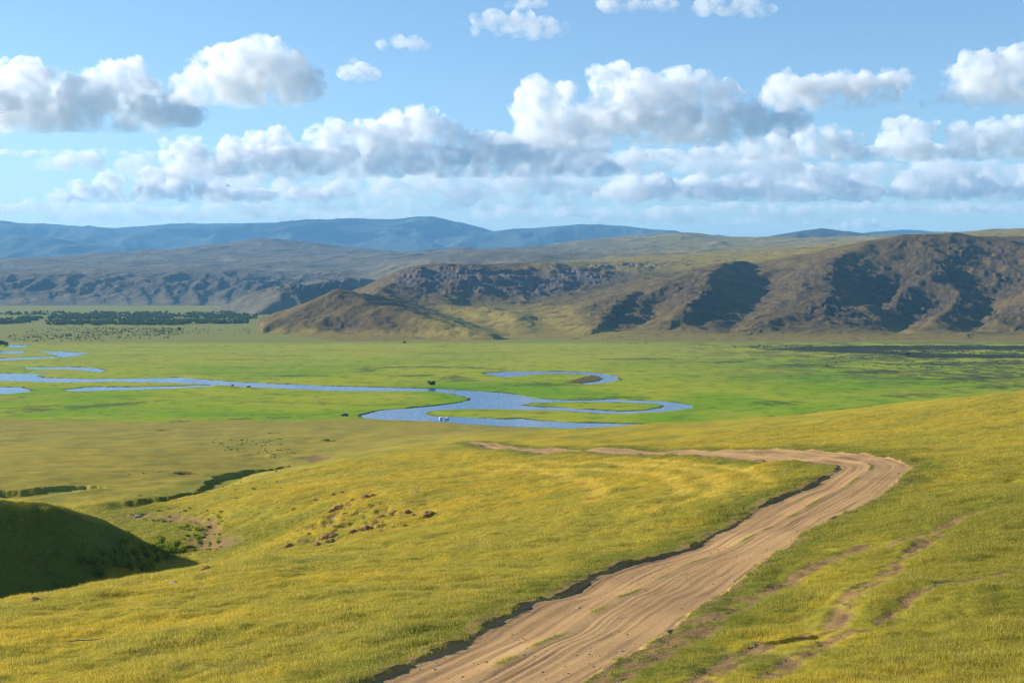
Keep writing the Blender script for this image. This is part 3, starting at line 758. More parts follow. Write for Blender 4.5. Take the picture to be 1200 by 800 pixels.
# ---- mountains on the skyline
def mountain(name, label, crest, d0, width, seed, cols, amp, mat):
    c = np.array(crest, dtype=np.float64)
    px = np.arange(c[0, 0], c[-1, 0] + 1, 2.4)
    py = np.interp(px, c[:, 0], c[:, 1])
    ker = np.exp(-np.linspace(-2, 2, 9) ** 2); ker /= ker.sum()
    py = np.convolve(np.pad(py, 4, mode='edge'), ker, mode='valid')
    d = np.linspace(d0 - width, d0 + 0.7 * width, cols)
    ax = np.array([ray(v, 400)[0] for v in px])
    top = np.array([P(0, v, d0)[2] for v in py])
    X = ax[None] * d[:, None]; Y = np.repeat(d[:, None], len(px), 1)
    t = (Y - d0) / np.where(Y < d0, width, 0.7 * width)
    prof = np.cos(np.clip(np.abs(t), 0, 1) * math.pi / 2) ** 1.3
    gull = ridged(X / (width * 0.22), Y / (width * 0.45), 5, seed) - 0.9
    Z = top[None] * prof + amp * gull * (np.sin(np.clip(np.abs(t), 0, 1) * math.pi) + 0.0) + amp * 0.05 * fbm(X / 300, Y / 300, 3, seed + 5)
    Z -= 12 * np.clip(np.abs(t) - 0.9, 0, 1) * 10
    Z = np.maximum(Z, -6.0)
    me = mesh_from_arrays(name, np.stack([X.ravel(), Y.ravel(), Z.ravel()], -1), grid_faces(len(d), len(px)), mat)
    add_attr(me, 'rock', np.zeros(X.size))
    return tag(link(name, me), label, None, None, 'structure')
BLUE_MAT = hill_material('forested_mountain', (0.085, 0.12, 0.105), (0.06, 0.085, 0.08), (0.04, 0.045, 0.04), (0.03, 0.035, 0.03), 0.1, 0.9, 0.7, 10.0)
PAINTED_SHADOW_MAT = hill_material('painted_shadow_hill', (0.085, 0.066, 0.05), (0.06, 0.048, 0.042), (0.06, 0.05, 0.045), (0.04, 0.035, 0.03), 0.2, 0.9, 0.7, 8.0)  # cloud shadow over this hill painted in as a darker base colour
mountain('mountains', 'blue forested mountain range on the skyline', [(-400, 258), (-200, 260), (-60, 262), (0, 261.5), (20, 262.5), (60, 264), (140, 267.5), (200, 265), (300, 261.5), (420, 258.5), (470, 257), (490, 255.5), (505, 256), (520, 259), (540, 261), (560, 266), (580, 272), (600, 277), (640, 284), (720, 296)], 17000, 5500, 401, 90, 80, BLUE_MAT)
mountain('mountains', 'lower blue mountain sloping down behind the left hill', [(-500, 262), (-200, 268), (-40, 274), (0, 276), (40, 277), (80, 281), (110, 285), (140, 289), (180, 296), (215, 304), (260, 312)], 13500, 3500, 411, 70, 60, BLUE_MAT)
mountain('mountains', 'low blue mountain ridge right of the highest summit', [(380, 296), (480, 286), (540, 277), (580, 271.5), (620, 268.5), (650, 265), (690, 262.8), (720, 265), (760, 268.5), (800, 273), (860, 279), (900, 283)], 15000, 3500, 421, 70, 60, BLUE_MAT)
mountain('mountains', 'small hill on the plateau skyline, darkened by painted cloud shadow', [(840, 284), (890, 278.5), (915, 274), (935, 271.5), (952, 268.6), (962, 267), (975, 269), (990, 271.5), (1010, 273), (1040, 278), (1070, 282)], 9500, 1600, 431, 50, 35, PAINTED_SHADOW_MAT)
mountain('mountains', 'distant blue ridge behind the big rocky hill', [(950, 284), (990, 277), (1020, 272.5), (1040, 270), (1062, 269.5), (1080, 271), (1100, 272), (1130, 276), (1180, 284)], 15500, 2500, 441, 50, 60, BLUE_MAT)

# ================================================================== the air between
hz_mat = bpy.data.materials.new('valley_haze'); hz_mat.use_nodes = True
ht = hz_mat.node_tree; ht.nodes.clear()
ho = ht.nodes.new('ShaderNodeOutputMaterial'); hv_ = ht.nodes.new('ShaderNodeVolumePrincipled')
hv_.inputs['Color'].default_value = (0.22, 0.56, 1.0, 1); hv_.inputs['Density'].default_value = 5.2e-5; hv_.inputs['Anisotropy'].default_value = 0.0
ht.links.new(hv_.outputs[0], ho.inputs['Volume'])
HT = 980.0
c = [(-42000, -42000, -8), (42000, -42000, -8), (42000, 42000, -8), (-42000, 42000, -8)]
c += [(a, b, HT) for a, b, _ in c]
me = bpy.data.meshes.new('haze'); me.from_pydata(c, [], [(3, 2, 1, 0), (4, 5, 6, 7), (0, 1, 5, 4), (1, 2, 6, 5), (2, 3, 7, 6), (3, 0, 4, 7)])
me.materials.append(hz_mat)
tag(link('haze', me), 'thin blue haze hanging over the whole valley', None, None, 'stuff')
# ================================================================== clouds: lumpy closed shells filled with white vapour
def cloud_material(name, dens, wave, lo, hi, foot):
    m = bpy.data.materials.new(name); m.use_nodes = True
    t = m.node_tree; t.nodes.clear()
    o = t.nodes.new('ShaderNodeOutputMaterial'); v = t.nodes.new('ShaderNodeVolumeScatter')
    v.inputs['Color'].default_value = (0.985, 0.99, 1.0, 1); v.inputs['Anisotropy'].default_value = 0.25
    g = t.nodes.new('ShaderNodeNewGeometry'); n = t.nodes.new('ShaderNodeTexNoise'); r = t.nodes.new('ShaderNodeMapRange')
    n.inputs['Scale'].default_value = 1.0 / wave; n.inputs['Detail'].default_value = 5; n.inputs['Roughness'].default_value = 0.68
    r.inputs[1].default_value = lo; r.inputs[2].default_value = hi; r.inputs[3].default_value = 0.0; r.inputs[4].default_value = dens
    t.links.new(g.outputs['Position'], n.inputs['Vector']); t.links.new(n.outputs['Fac'], r.inputs[0])
    tc = t.nodes.new('ShaderNodeTexCoord'); sx = t.nodes.new('ShaderNodeSeparateXYZ'); b = t.nodes.new('ShaderNodeMapRange'); mu = t.nodes.new('ShaderNodeMath'); mu.operation = 'MULTIPLY'
    b.inputs[1].default_value = 0.0; b.inputs[2].default_value = 0.38; b.inputs[3].default_value = foot; b.inputs[4].default_value = 1.0   # vapour thins out towards the foot
    t.links.new(tc.outputs['Generated'], sx.inputs[0]); t.links.new(sx.outputs['Z'], b.inputs[0])
    t.links.new(r.outputs[0], mu.inputs[0]); t.links.new(b.outputs[0], mu.inputs[1]); t.links.new(mu.outputs[0], v.inputs['Density'])
    t.links.new(v.outputs[0], o.inputs['Volume'])
    m.cycles.volume_step_rate = 0.25
    return m
VAPOUR = {k: cloud_material('cloud_vapour_' + k, *d) for k, d in (('dense', (0.020, 125.0, 0.43, 0.63, 0.22)), ('soft', (0.016, 95.0, 0.43, 0.65, 0.5)), ('thin', (0.008, 260.0, 0.42, 0.70, 0.6)))}

def vnoise3(p, seed):
    """smooth 3d noise as a blend of three planes"""
    return (pnoise(p[:, 0] + 0.37 * p[:, 2], p[:, 1] - 0.21 * p[:, 0], seed) + pnoise(p[:, 1] + 0.31 * p[:, 0], p[:, 2] + 0.17 * p[:, 1], seed + 1) + pnoise(p[:, 2] - 0.27 * p[:, 1], p[:, 0] + 0.23 * p[:, 2], seed + 2)) / 1.6

ICO = None
def ico():
    global ICO
    if ICO is None:
        import bmesh
        bm = bmesh.new(); bmesh.ops.create_icosphere(bm, subdivisions=3, radius=1.0)
        ICO = (np.array([v.co[:] for v in bm.verts]), np.array([[v.index for v in f.verts] for f in bm.faces])); bm.free()
    return ICO

def cloud(label, d, base, puffs, mat='dense', fill=None, flat=0.0, seed=1, rough=1.0, group='cumulus clouds over the valley'):
    """puffs: (px, py, radius) as seen in the photograph at distance d; base: row of the flat bottom"""
    rng = np.random.default_rng(seed)
    m = d / F_PX                                          # metres per picture unit at that distance
    iv, if_ = ico()
    V, Fc = [], []; off = 0
    zb = P(600, base, d)[2]
    def ball(c, r, squash):
        nonlocal off
        v = iv * np.array([r * (1.0 + 0.25 * rng.random()), r * 1.1, r * squash]) + c
        V.append(v); Fc.append(if_ + off); off += len(iv)
    for px, py, r in puffs:
        c = np.array(P(px, py, d)); rm = r * m
        c[1] += rng.normal() * rm * 0.5
        ball(c, rm * (1.0 if mat == 'dense' else 1.15), 0.9)
        zt = c[2] - 0.3 * rm
        while zt > zb + 0.35 * rm:                          # the tower stands on its own foot
            ball(np.array([c[0] + rng.normal() * rm * 0.25, c[1] + rng.normal() * rm * 0.3, zt]), rm * rng.uniform(0.75, 1.0), 0.9); zt -= rm * 0.6
        for _ in range(int(8 + r / 1.5)):                    # cauliflower lumps on the upper side
            a = rng.uniform(0, 2 * math.pi); e = rng.uniform(-0.15, 1.0) * math.pi / 2
            q = c + rm * 0.80 * np.array([math.cos(a) * math.cos(e) * 1.1, math.sin(a) * math.cos(e), math.sin(e) * 0.9])
            ball(q, rm * rng.uniform(0.16, 0.40), rng.uniform(0.75, 1.0))
    for (x0, x1, y0, y1) in (fill or []):                   # the grey body and foot of the cloud
        n = max(3, int(1.6 * (x1 - x0) / (y1 - y0 + 6)))
        for i in range(n):
            r = (y1 - y0) / 2 * m * rng.uniform(0.85, 1.2)
            c = np.array(P(x0 + (x1 - x0) * (i + rng.uniform(0.2, 0.8)) / n, (y0 + y1) / 2 + rng.normal() * (y1 - y0) * 0.12, d))
            c[1] += rng.normal() * r
            v = iv * np.array([max(r * 1.3, (x1 - x0) / n * m * 0.85), r * 1.6, r * 0.95]) + c
            V.append(v); Fc.append(if_ + off); off += len(iv)
    tmp = mesh_from_arrays('tmp', np.vstack(V), np.vstack(Fc))
    to = bpy.data.objects.new('tmp', tmp); COL.objects.link(to)
    md = to.modifiers.new('remesh', 'REMESH'); md.mode = 'VOXEL'; md.voxel_size = 1.7 * m
    me = bpy.data.meshes.new_from_object(to.evaluated_get(bpy.context.evaluated_depsgraph_get()))
    bpy.data.objects.remove(to); bpy.data.meshes.remove(tmp)
    n = len(me.vertices)
    co = np.empty(n * 3, dtype=np.float32); me.vertices.foreach_get('co', co); co = co.reshape(-1, 3).astype(np.float64)
    no = np.empty(n * 3, dtype=np.float32); me.vertices.foreach_get('normal', no); no = no.reshape(-1, 3).astype(np.float64)
    s = 26.0 * m
    disp = np.zeros(n); amp = min(6.5, (0.40 if mat == 'dense' else 0.22) * (np.mean([q[2] for q in puffs]) if puffs else 6)) * m * rough; sc_ = s
    for o_ in range(5):
        b = np.abs(vnoise3(co / sc_, 900 + seed * 13 + o_ * 5))
        disp += amp * (1.3 * b - 0.45); sc_ *= 0.5; amp *= 0.55
    co += no * disp[:, None]
    low = co[:, 2] < zb
    wav = 3.0 * m * vnoise3(co / (30 * m), 77 + seed)
    co[:, 2] = np.where(low, zb + (co[:, 2] - zb) * 0.22 + wav * np.clip((zb - co[:, 2]) / (4 * m), 0, 1), co[:, 2])
    co[:, 2] = np.maximum(co[:, 2], HT + 4.0)
    me.vertices.foreach_set('co', co.astype(np.float32).ravel()); me.update()
    for p_ in (): pass
    me.materials.clear(); me.materials.append(VAPOUR[mat])
    o = link('cloud', me); tag(o, label, 'cloud', group)
    return o

cloud('large rounded white cumulus high on the left with a grey heart', 8800, 124, [(300, 72, 34), (262, 80, 30), (335, 82, 30), (282, 96, 36), (238, 92, 24), (362, 98, 16), (318, 100, 26), (215, 100, 16)], seed=1, fill=[(225, 360, 100, 122)])
cloud('broad grey bottomed cumulus bank at the left picture edge', 9800, 152, [(30, 88, 24), (5, 92, 22), (58, 95, 18), (125, 92, 22), (150, 86, 20), (100, 112, 28), (165, 110, 26), (45, 115, 28), (205, 120, 18), (-25, 110, 30), (140, 105, 24)], seed=2, fill=[(-30, 235, 112, 150), (-20, 200, 140, 164), (-30, 150, 156, 168)])
cloud('long middle cumulus with a bright domed head and flat blue grey foot', 12500, 208, [(490, 142, 22), (462, 150, 22), (432, 155, 20), (398, 157, 20), (372, 160, 16), (525, 152, 18), (300, 165, 18), (330, 166, 16), (272, 170, 14), (222, 170, 15), (555, 165, 16), (195, 168, 10)], seed=3, fill=[(200, 640, 168, 200), (170, 720, 184, 212), (570, 715, 152, 190)])
cloud('low puffy cumulus on the left just above the long mountain', 15200, 238, [(95, 222, 14), (130, 214, 16), (70, 232, 12), (190, 215, 20), (215, 206, 18), (165, 222, 12), (240, 216, 14), (262, 208, 10)], seed=4, fill=[(60, 300, 222, 238), (230, 420, 218, 236)])
cloud('largest cumulus of the middle with two white heads and dark underside', 9600, 168, [(630, 115, 24), (660, 108, 18), (612, 132, 16), (725, 84, 17), (700, 86, 13), (742, 95, 20), (765, 105, 26), (800, 104, 30), (822, 96, 20), (848, 112, 24), (785, 125, 30), (705, 128, 24), (878, 128, 16), (645, 138, 20), (740, 120, 24)], seed=5, fill=[(610, 925, 128, 166), (580, 860, 152, 178)])
cloud('bright ragged cumulus right of the largest cloud', 8900, 128, [(925, 100, 20), (905, 103, 16), (955, 102, 20), (985, 94, 16), (1010, 96, 16), (1040, 90, 13), (1062, 86, 9), (940, 116, 12)], seed=6, fill=[(915, 1050, 92, 118), (980, 1068, 86, 104)])
cloud('white cumulus at the upper right picture edge', 8600, 126, [(1150, 82, 24), (1122, 88, 16), (1178, 84, 24), (1200, 74, 26), (1140, 102, 20), (1190, 102, 24), (1225, 90, 30)], seed=7, fill=[(1090, 1230, 110, 128)])
cloud('cumulus row on the right under the edge cloud', 11800, 188, [(1052, 150, 16), (1080, 152, 15), (1120, 158, 16), (1160, 156, 18), (1190, 152, 18), (1040, 155, 11), (1222, 160, 22), (1140, 162, 14)], seed=8, fill=[(1030, 1230, 160, 188), (980, 1230, 172, 190)])
cloud('low cumulus with three knobbly heads right of the middle', 11400, 188, [(848, 176, 13), (880, 172, 15), (905, 168, 17), (945, 162, 17), (978, 162, 18), (1005, 168, 14), (825, 180, 10)], seed=9, fill=[(740, 1040, 172, 192)])
cloud('long flat based cumulus row low on the right', 15600, 236, [(722, 212, 10), (742, 208, 12), (765, 214, 10), (850, 215, 11), (880, 211, 12), (915, 212, 12), (945, 208, 14), (965, 204, 9), (1000, 214, 12), (1075, 202, 15), (1092, 196, 13), (1055, 208, 10), (1120, 206, 16), (1160, 208, 14), (1200, 205, 16), (1228, 208, 16), (800, 218, 10)], seed=10, fill=[(705, 1235, 206, 237), (700, 1235, 218, 237)])
cloud('small white cloud at the top, left of two others', 6900, 46, [(640, 32, 13), (612, 26, 15), (580, 22, 11), (556, 21, 6), (625, 38, 10), (660, 33, 8)], 'soft', seed=11, fill=[(560, 665, 24, 38)])
cloud('tiny puff touching the top edge above the small white cloud', 6600, 10, [(612, 4, 8), (632, 5, 8), (600, 6, 5)], 'soft', seed=12, fill=[(594, 642, 2, 10)])
cloud('cloud cut by the top edge in the middle', 6500, 14, [(712, 0, 10), (740, 3, 13), (770, 6, 11), (788, 8, 6)], 'soft', seed=13, fill=[(705, 795, 0, 12)])
cloud('cloud cut by the top edge right of the middle', 6600, 20, [(825, 8, 12), (850, 8, 15), (880, 8, 12), (902, 10, 8)], 'soft', seed=14, fill=[(815, 908, 4, 18)])
cloud('small lone puff in the blue above the middle cumulus', 7600, 60, [(466, 50, 9), (486, 48, 8), (446, 52, 6), (500, 52, 4)], 'soft', seed=15, fill=[(440, 502, 48, 58)])
cloud('small grey shred beside the large rounded cumulus', 8200, 96, [(414, 74, 6), (424, 80, 8), (438, 90, 6), (405, 78, 4)], 'soft', seed=16, fill=[(402, 444, 74, 92)])
cloud('small pink white cumulus low over the darkened skyline hill', 24500, 269, [(1008, 263, 8), (992, 266, 6), (1025, 262, 6), (1042, 265, 4), (980, 268, 4)], 'soft', seed=17)
cloud('low grey shred of cloud near the right edge over the hills', 17800, 250, [(1128, 244, 9), (1110, 247, 7), (1150, 246, 7), (1168, 247, 5)], 'soft', seed=18)
cloud('thin pale veil low over the left mountains', 21500, 262, [], 'thin', seed=19, fill=[(-60, 330, 236, 254), (60, 480, 246, 260), (-60, 200, 176, 184)], group='veils of cloud near the skyline')
cloud('thin grey veil joining the left bank to the long middle cumulus', 13800, 216, [(240, 188, 8), (120, 200, 7)], 'thin', seed=23, fill=[(40, 330, 178, 200), (150, 420, 196, 216)], group='veils of cloud near the skyline')
cloud('thin grey veil between the largest cumulus and the row low on the right', 14200, 218, [(660, 190, 9), (900, 196, 8)], 'thin', seed=24, fill=[(600, 900, 176, 206), (820, 1235, 188, 216)], group='veils of cloud near the skyline')
cloud('thin grey veil under the long middle cumulus', 16500, 246, [(540, 228, 8), (420, 246, 7)], 'thin', seed=20, fill=[(240, 740, 214, 240), (430, 720, 200, 226), (300, 700, 236, 252)], group='veils of cloud near the skyline')
cloud('thin pale veil low over the right plateau', 21500, 262, [(765, 256, 6), (790, 252, 6)], 'thin', seed=21, fill=[(560, 960, 240, 258), (880, 1240, 238, 252), (690, 1000, 252, 264)], group='veils of cloud near the skyline')
# ================================================================== things standing on the land
PROTO = bpy.data.collections.new('prototypes')          # not linked to the scene
ZG = gz.reshape(NR, NC); AG = {k: v.reshape(NR, NC) for k, v in gat.items()}
def look(x, y, names=()):
    """height and cover read from the ground net"""
    r = np.hypot(x, y); a = np.arctan2(x, y)
    i = np.clip(np.searchsorted(rr, r) - 1, 0, NR - 2); j = np.clip(np.searchsorted(az, a) - 1, 0, NC - 2)
    u = np.clip((r - rr[i]) / (rr[i + 1] - rr[i]), 0, 1); v = np.clip((a - az[j]) / (az[j + 1] - az[j]), 0, 1)
    def q(A): return (A[i, j] * (1 - v) + A[i, j + 1] * v) * (1 - u) + (A[i + 1, j] * (1 - v) + A[i + 1, j + 1] * v) * u
    return q(ZG), {k: q(AG[k]) for k in names}
def stand(px, py):
    """place on the ground seen at a spot of the photograph"""
    a, b = ray(px, py)
    d = np.geomspace(34, 5200, 9000)
    z, _ = look(a * d, d)
    i = int(np.argmax(CAM_H + b * d < z))
    return float(a * d[i]), float(d[i]), float(z[i])

# ---- grass
def blade_material():
    g = NT('grass_blades'); p = g.pos()
    green, dry = g.attr('green', 'INSTANCER'), g.attr('dry', 'INSTANCER')
    tint = g.attr('tint')
    rnd = g.n('ShaderNodeObjectInfo').outputs['Random']
    c = steppe_colour(g, p, green, dry)
    c = g.mix(g.math('MULTIPLY', g.ramp(tint, 0.66, 0.95), 0.7), c, (0.50, 0.40, 0.13))
    c = g.mix(g.math('MULTIPLY', g.ramp(rnd, 0.55, 1.0), 0.6), c, (0.13, 0.155, 0.03))
    c = g.mix(g.math('MULTIPLY', g.ramp(rnd, 0.30, 0.0), 0.5), c, (0.36, 0.29, 0.09))
    c = g.mix(1.0, c, (1.5, 1.5, 1.5), 'MULTIPLY')
    d = g.n('ShaderNodeBsdfDiffuse'); g.l(c, d.inputs[0])
    t = g.n('ShaderNodeBsdfTranslucent'); g.l(c, t.inputs[0])
    m = g.n('ShaderNodeMixShader'); m.inputs[0].default_value = 0.5
    g.l(d.outputs[0], m.inputs[1]); g.l(t.outputs[0], m.inputs[2])
    return g.done(m)
BLADE = blade_material()
def clump(name, n, rad, h0, h1, wid, seed):
    rng = np.random.default_rng(seed)
    V, Fq, T = [], [], []
    for i in range(n):
        a = rng.uniform(0, 2 * math.pi); r = rad * math.sqrt(rng.random())
        bx, by = r * math.cos(a), r * math.sin(a)
        h = rng.uniform(h0, h1); w = wid * rng.uniform(0.6, 1.2); f = rng.uniform(0, 2 * math.pi)
        lean = rng.uniform(0.1, 0.65) * h; ld = rng.uniform(0, 2 * math.pi)
        dx, dy = math.cos(f) * w / 2, math.sin(f) * w / 2
        lx, ly = lean * math.cos(ld), lean * math.sin(ld)
        k = len(V)
        V += [(bx - dx, by - dy, -0.03), (bx + dx, by + dy, -0.03), (bx + lx * .35 + dx * .8, by + ly * .35 + dy * .8, h * .6), (bx + lx * .35 - dx * .8, by + ly * .35 - dy * .8, h * .6), (bx + lx + dx * .25, by + ly + dy * .25, h), (bx + lx - dx * .25, by + ly - dy * .25, h)]
        Fq += [(k, k + 1, k + 2, k + 3), (k + 3, k + 2, k + 4, k + 5)]
        T += [rng.random()] * 6
    me = mesh_from_arrays(name, np.array(V), np.array(Fq), BLADE, False)
    add_attr(me, 'tint', np.array(T))
    o = bpy.data.objects.new(name, me); PROTO.objects.link(o)
GRASS_COL = bpy.data.collections.new('grass_clumps')
_keep = PROTO; PROTO = GRASS_COL
clump('clump_a', 46, 0.36, 0.05, 0.17, 0.013, 1); clump('clump_b', 46, 0.38, 0.05, 0.19, 0.013, 2); clump('clump_c', 40, 0.34, 0.08, 0.28, 0.011, 3); clump('clump_d', 52, 0.40, 0.03, 0.12, 0.015, 4)
PROTO = _keep

def scatter(n, r0, r1, a0, a1, seed):
    g = np.random.default_rng(seed)
    r = np.sqrt(g.uniform(r0 * r0, r1 * r1, n)); a = g.uniform(a0, a1, n)
    return r * np.sin(a), r * np.cos(a), g
def instancer(name, x, y, z, attrs, collection, align=None):
    me = bpy.data.meshes.new(name); me.vertices.add(len(x))
    me.vertices.foreach_set('co', np.stack([x, y, z], -1).astype(np.float32).ravel())
    for k, v in attrs.items(): add_attr(me, k, v)
    o = link(name, me)
    g = bpy.data.node_groups.new(name, 'GeometryNodeTree')
    g.interface.new_socket('Geometry', in_out='INPUT', socket_type='NodeSocketGeometry'); g.interface.new_socket('Geometry', in_out='OUTPUT', socket_type='NodeSocketGeometry')
    gi, go = g.nodes.new('NodeGroupInput'), g.nodes.new('NodeGroupOutput')
    ci = g.nodes.new('GeometryNodeCollectionInfo'); ci.inputs['Collection'].default_value = collection; ci.inputs['Separate Children'].default_value = True; ci.inputs['Reset Children'].default_value = True
    ip = g.nodes.new('GeometryNodeInstanceOnPoints'); ip.inputs['Pick Instance'].default_value = True
    def na(n_):
        q = g.nodes.new('GeometryNodeInputNamedAttribute'); q.data_type = 'FLOAT'; q.inputs['Name'].default_value = n_; return q.outputs['Attribute']
    cx = g.nodes.new('ShaderNodeCombineXYZ'); g.links.new(na('rot'), cx.inputs[2])
    g.links.new(na('tiltx'), cx.inputs[0])
    g.links.new(gi.outputs[0], ip.inputs['Points']); g.links.new(ci.outputs[0], ip.inputs['Instance'])
    fi = g.nodes.new('FunctionNodeFloatToInt'); g.links.new(na('kind_index'), fi.inputs[0]); g.links.new(fi.outputs[0], ip.inputs['Instance Index'])
    g.links.new(cx.outputs[0], ip.inputs['Rotation']); g.links.new(na('size'), ip.inputs['Scale'])
    g.links.new(ip.outputs[0], go.inputs[0])
    md = o.modifiers.new('scatter', 'NODES'); md.node_group = g
    return o
xs, ys, ss, gs, ds, ks = [], [], [], [], [], []
for n, r0, r1, s0, sd_ in ((26000, 26, 60, 1.0, 1), (60000, 60, 110, 1.05, 2), (70000, 110, 190, 1.3, 3), (75000, 190, 330, 1.8, 4)):
    x, y, g_ = scatter(n, r0, r1, R(-26), R(26), sd_)
    z, A = look(x, y, ('road', 'soil', 'green', 'dry', 'short'))
    tall = fbm(x / 7, y / 7, 3, 501)
    ok = (g_.random(n) > np.maximum(np.maximum(A['road'] * 1.6, A['soil'] * 1.5), A['short'] * 0.45)) & (z > 4)
    sz = s0 * (0.95 + 0.45 * tall) * g_.uniform(0.75, 1.3, n)
    sz = sz * (1 - 0.45 * A['short']) * (0.9 + 0.35 * fbm(x / 1.8, y / 1.8, 2, 505))
    sz = np.where(A['road'] > 0.05, sz * 0.5, sz)
    xs.append(x[ok]); ys.append(y[ok]); ss.append(np.clip(sz, .35, 3)[ok]); gs.append(np.clip(A['green'], 0, 1)[ok]); ds.append(A['dry'][ok]); ks.append(g_.integers(0, 4, n)[ok])
x, y = np.concatenate(xs), np.concatenate(ys)
z, _ = look(x, y)
g_ = np.random.default_rng(9)
tag(instancer('grass', x, y, z - 0.01, {'size': np.concatenate(ss), 'green': np.concatenate(gs), 'dry': np.concatenate(ds), 'kind_index': np.concatenate(ks).astype(float), 'rot': g_.uniform(0, 6.28, len(x)), 'tiltx': g_.normal(0, 0.08, len(x))}, GRASS_COL),
    'dry yellow green steppe grass covering the near slopes', None, None, 'stuff')

# ---- leafy plants
def leaf_material(name, a, b, trans=0.35):
    g = NT(name); oi = g.n('ShaderNodeObjectInfo').outputs['Random']; t = g.attr('tint')
    c = g.mix(t, a, b); c = g.mix(g.math('MULTIPLY', oi, 0.3), c, tuple(v * 0.7 for v in b))
    d = g.n('ShaderNodeBsdfDiffuse'); g.l(c, d.inputs[0]); q = g.n('ShaderNodeBsdfTranslucent'); g.l(c, q.inputs[0])
    m = g.n('ShaderNodeMixShader'); m.inputs[0].default_value = trans; g.l(d.outputs[0], m.inputs[1]); g.l(q.outputs[0], m.inputs[2])
    return g.done(m)
def foliage_mesh(name, mat, n, lobes, size, seed, upright=0.0):
    """leaves spread through the volume of a few uneven lobes: (x, y, z, rx, ry, rz)"""
    rng = np.random.default_rng(seed)
    V = np.zeros((n * 4, 3)); T = np.zeros(n * 4)
    for i in range(n):
        l = lobes[rng.integers(len(lobes))]
        u = rng.normal(size=3); u /= np.linalg.norm(u); u *= rng.random() ** 0.45
        c = np.array(l[:3]) + u * np.array(l[3:])
        a = rng.normal(size=3); a[2] += upright; a /= np.linalg.norm(a); b = np.cross(a, rng.normal(size=3)); b /= np.linalg.norm(b)
        s = size * rng.uniform(0.6, 1.3)
        V[i * 4:i * 4 + 4] = [c - b * s * .22, c + b * s * .22, c + a * s + b * s * .16, c + a * s - b * s * .16]
        T[i * 4:i * 4 + 4] = rng.random()
    V[:, 2] = np.maximum(V[:, 2], 0.0)
    me = mesh_from_arrays(name, V, np.arange(n * 4).reshape(n, 4), mat, False); add_attr(me, 'tint', T)
    return me
def tube(pts, radii, seg=7):
    V, Fq = [], []
    for i, (p_, r_) in enumerate(zip(pts, radii)):
        p_ = np.array(p_); q_ = np.array(pts[min(i + 1, len(pts) - 1)]) - np.array(pts[max(i - 1, 0)]); q_ = q_ / np.linalg.norm(q_)
        s = np.cross(q_, [0.31, 0.9, 0.2]); s /= np.linalg.norm(s); t = np.cross(q_, s)
        V += [p_ + r_ * (math.cos(2 * math.pi * k / seg) * s + math.sin(2 * math.pi * k / seg) * t) for k in range(seg)]
    for i in range(len(pts) - 1):
        for k in range(seg):
            Fq.append((i * seg + k, i * seg + (k + 1) % seg, (i + 1) * seg + (k + 1) % seg, (i + 1) * seg + k))
    return np.array(V), np.array(Fq)
def joined(name, tubes, mat):
    V, Fq, o_ = [], [], 0
    for v, f in tubes:
        V.append(v); Fq.append(f + o_); o_ += len(v)
    return mesh_from_arrays(name, np.vstack(V), np.vstack(Fq), mat)
barkn = NT('bark'); bp = barkn.pos()
BARK = barkn.done(barkn.bsdf(barkn.mix(barkn.noise(bp, 6, 4), (0.13, 0.10, 0.075), (0.07, 0.055, 0.045)), 0.9))
HERB = leaf_material('herb_leaves', (0.30, 0.34, 0.03), (0.18, 0.25, 0.022))
WILLOW = leaf_material('willow_leaves', (0.12, 0.165, 0.055), (0.075, 0.115, 0.04), 0.3)

# shrubs on the floor of the draw
herb_variants = []
for k in range(4):
    rng = np.random.default_rng(40 + k)
    lobes = [(rng.normal() * 0.5, rng.normal() * 0.5, rng.uniform(0.3, 0.8), rng.uniform(0.3, 0.6), rng.uniform(0.3, 0.6), rng.uniform(0.4, 0.7)) for _ in range(5)]
    herb_variants.append((foliage_mesh('leaves', HERB, 300, lobes, 0.26, 60 + k, 1.2),
        joined('stems', [tube([(0.1 * i - 0.2, 0.07 * (i % 3) - 0.1, -0.1), (0.16 * i - 0.3, 0.2 * (i % 3) - 0.2, 0.5), (0.26 * i - 0.5, 0.32 * (i % 3) - 0.3, 1.05)], [0.02, 0.014, 0.006], 5) for i in range(5)], BARK)))
HERB_SPOTS = [(112, 661, 'd'), (120, 666, 'd'), (128, 655, 'd'), (134, 650, 'd'), (131, 661, 'd'), (140, 664, 'd'), (147, 648, 's'), (148, 658, 'd'), (155, 667, 'd'), (160, 652, 's'), (165, 661, 's'), (168, 648, 's'), (173, 655, 's'), (176, 665, 's'), (182, 650, 's'), (186, 659, 's'), (192, 645, 's'), (170, 671, 'd'), (160, 676, 'd'), (147, 680, 'd'), (136, 682, 'd'), (200, 650, 's'), (206, 643, 's'), (196, 655, 's'), (146, 640, 'd'), (118, 676, 'd'), (214, 648, 's'), (188, 640, 's'), (99, 688, 'd'), (72, 692, 'd'), (26, 700, 'd')]
for i, (px, py, kd) in enumerate(HERB_SPOTS):
    x, y, z = stand(px, py)
    if y < 130:                      # the near slope hides this one: step back into the draw
        a, b = ray(px, py); y = 175.0 + (i % 5) * 7; x = a * y; z = float(look(np.array([x]), np.array([y]))[0][0])
    e = bpy.data.objects.new('shrub', None); COL.objects.link(e); e.location = (x, y, z); e.rotation_euler = (0, 0, i * 1.7); e.scale = (1, 1, 1)
    s = 1.15 + 0.65 * ((i * 37) % 10) / 10
    e.scale = (s * 0.8, s * 0.8, s)
    tag(e, 'leafy green shrub at the foot of the dark shaded spur in the draw' if kd == 'd' else 'leafy yellow green shrub in the sunlit bottom of the draw right of the shaded spur', 'shrub', 'shrubs on the floor of the draw')
    lv, st = herb_variants[i % 4]
    link('leaves', lv, e); link('stem', st, e)

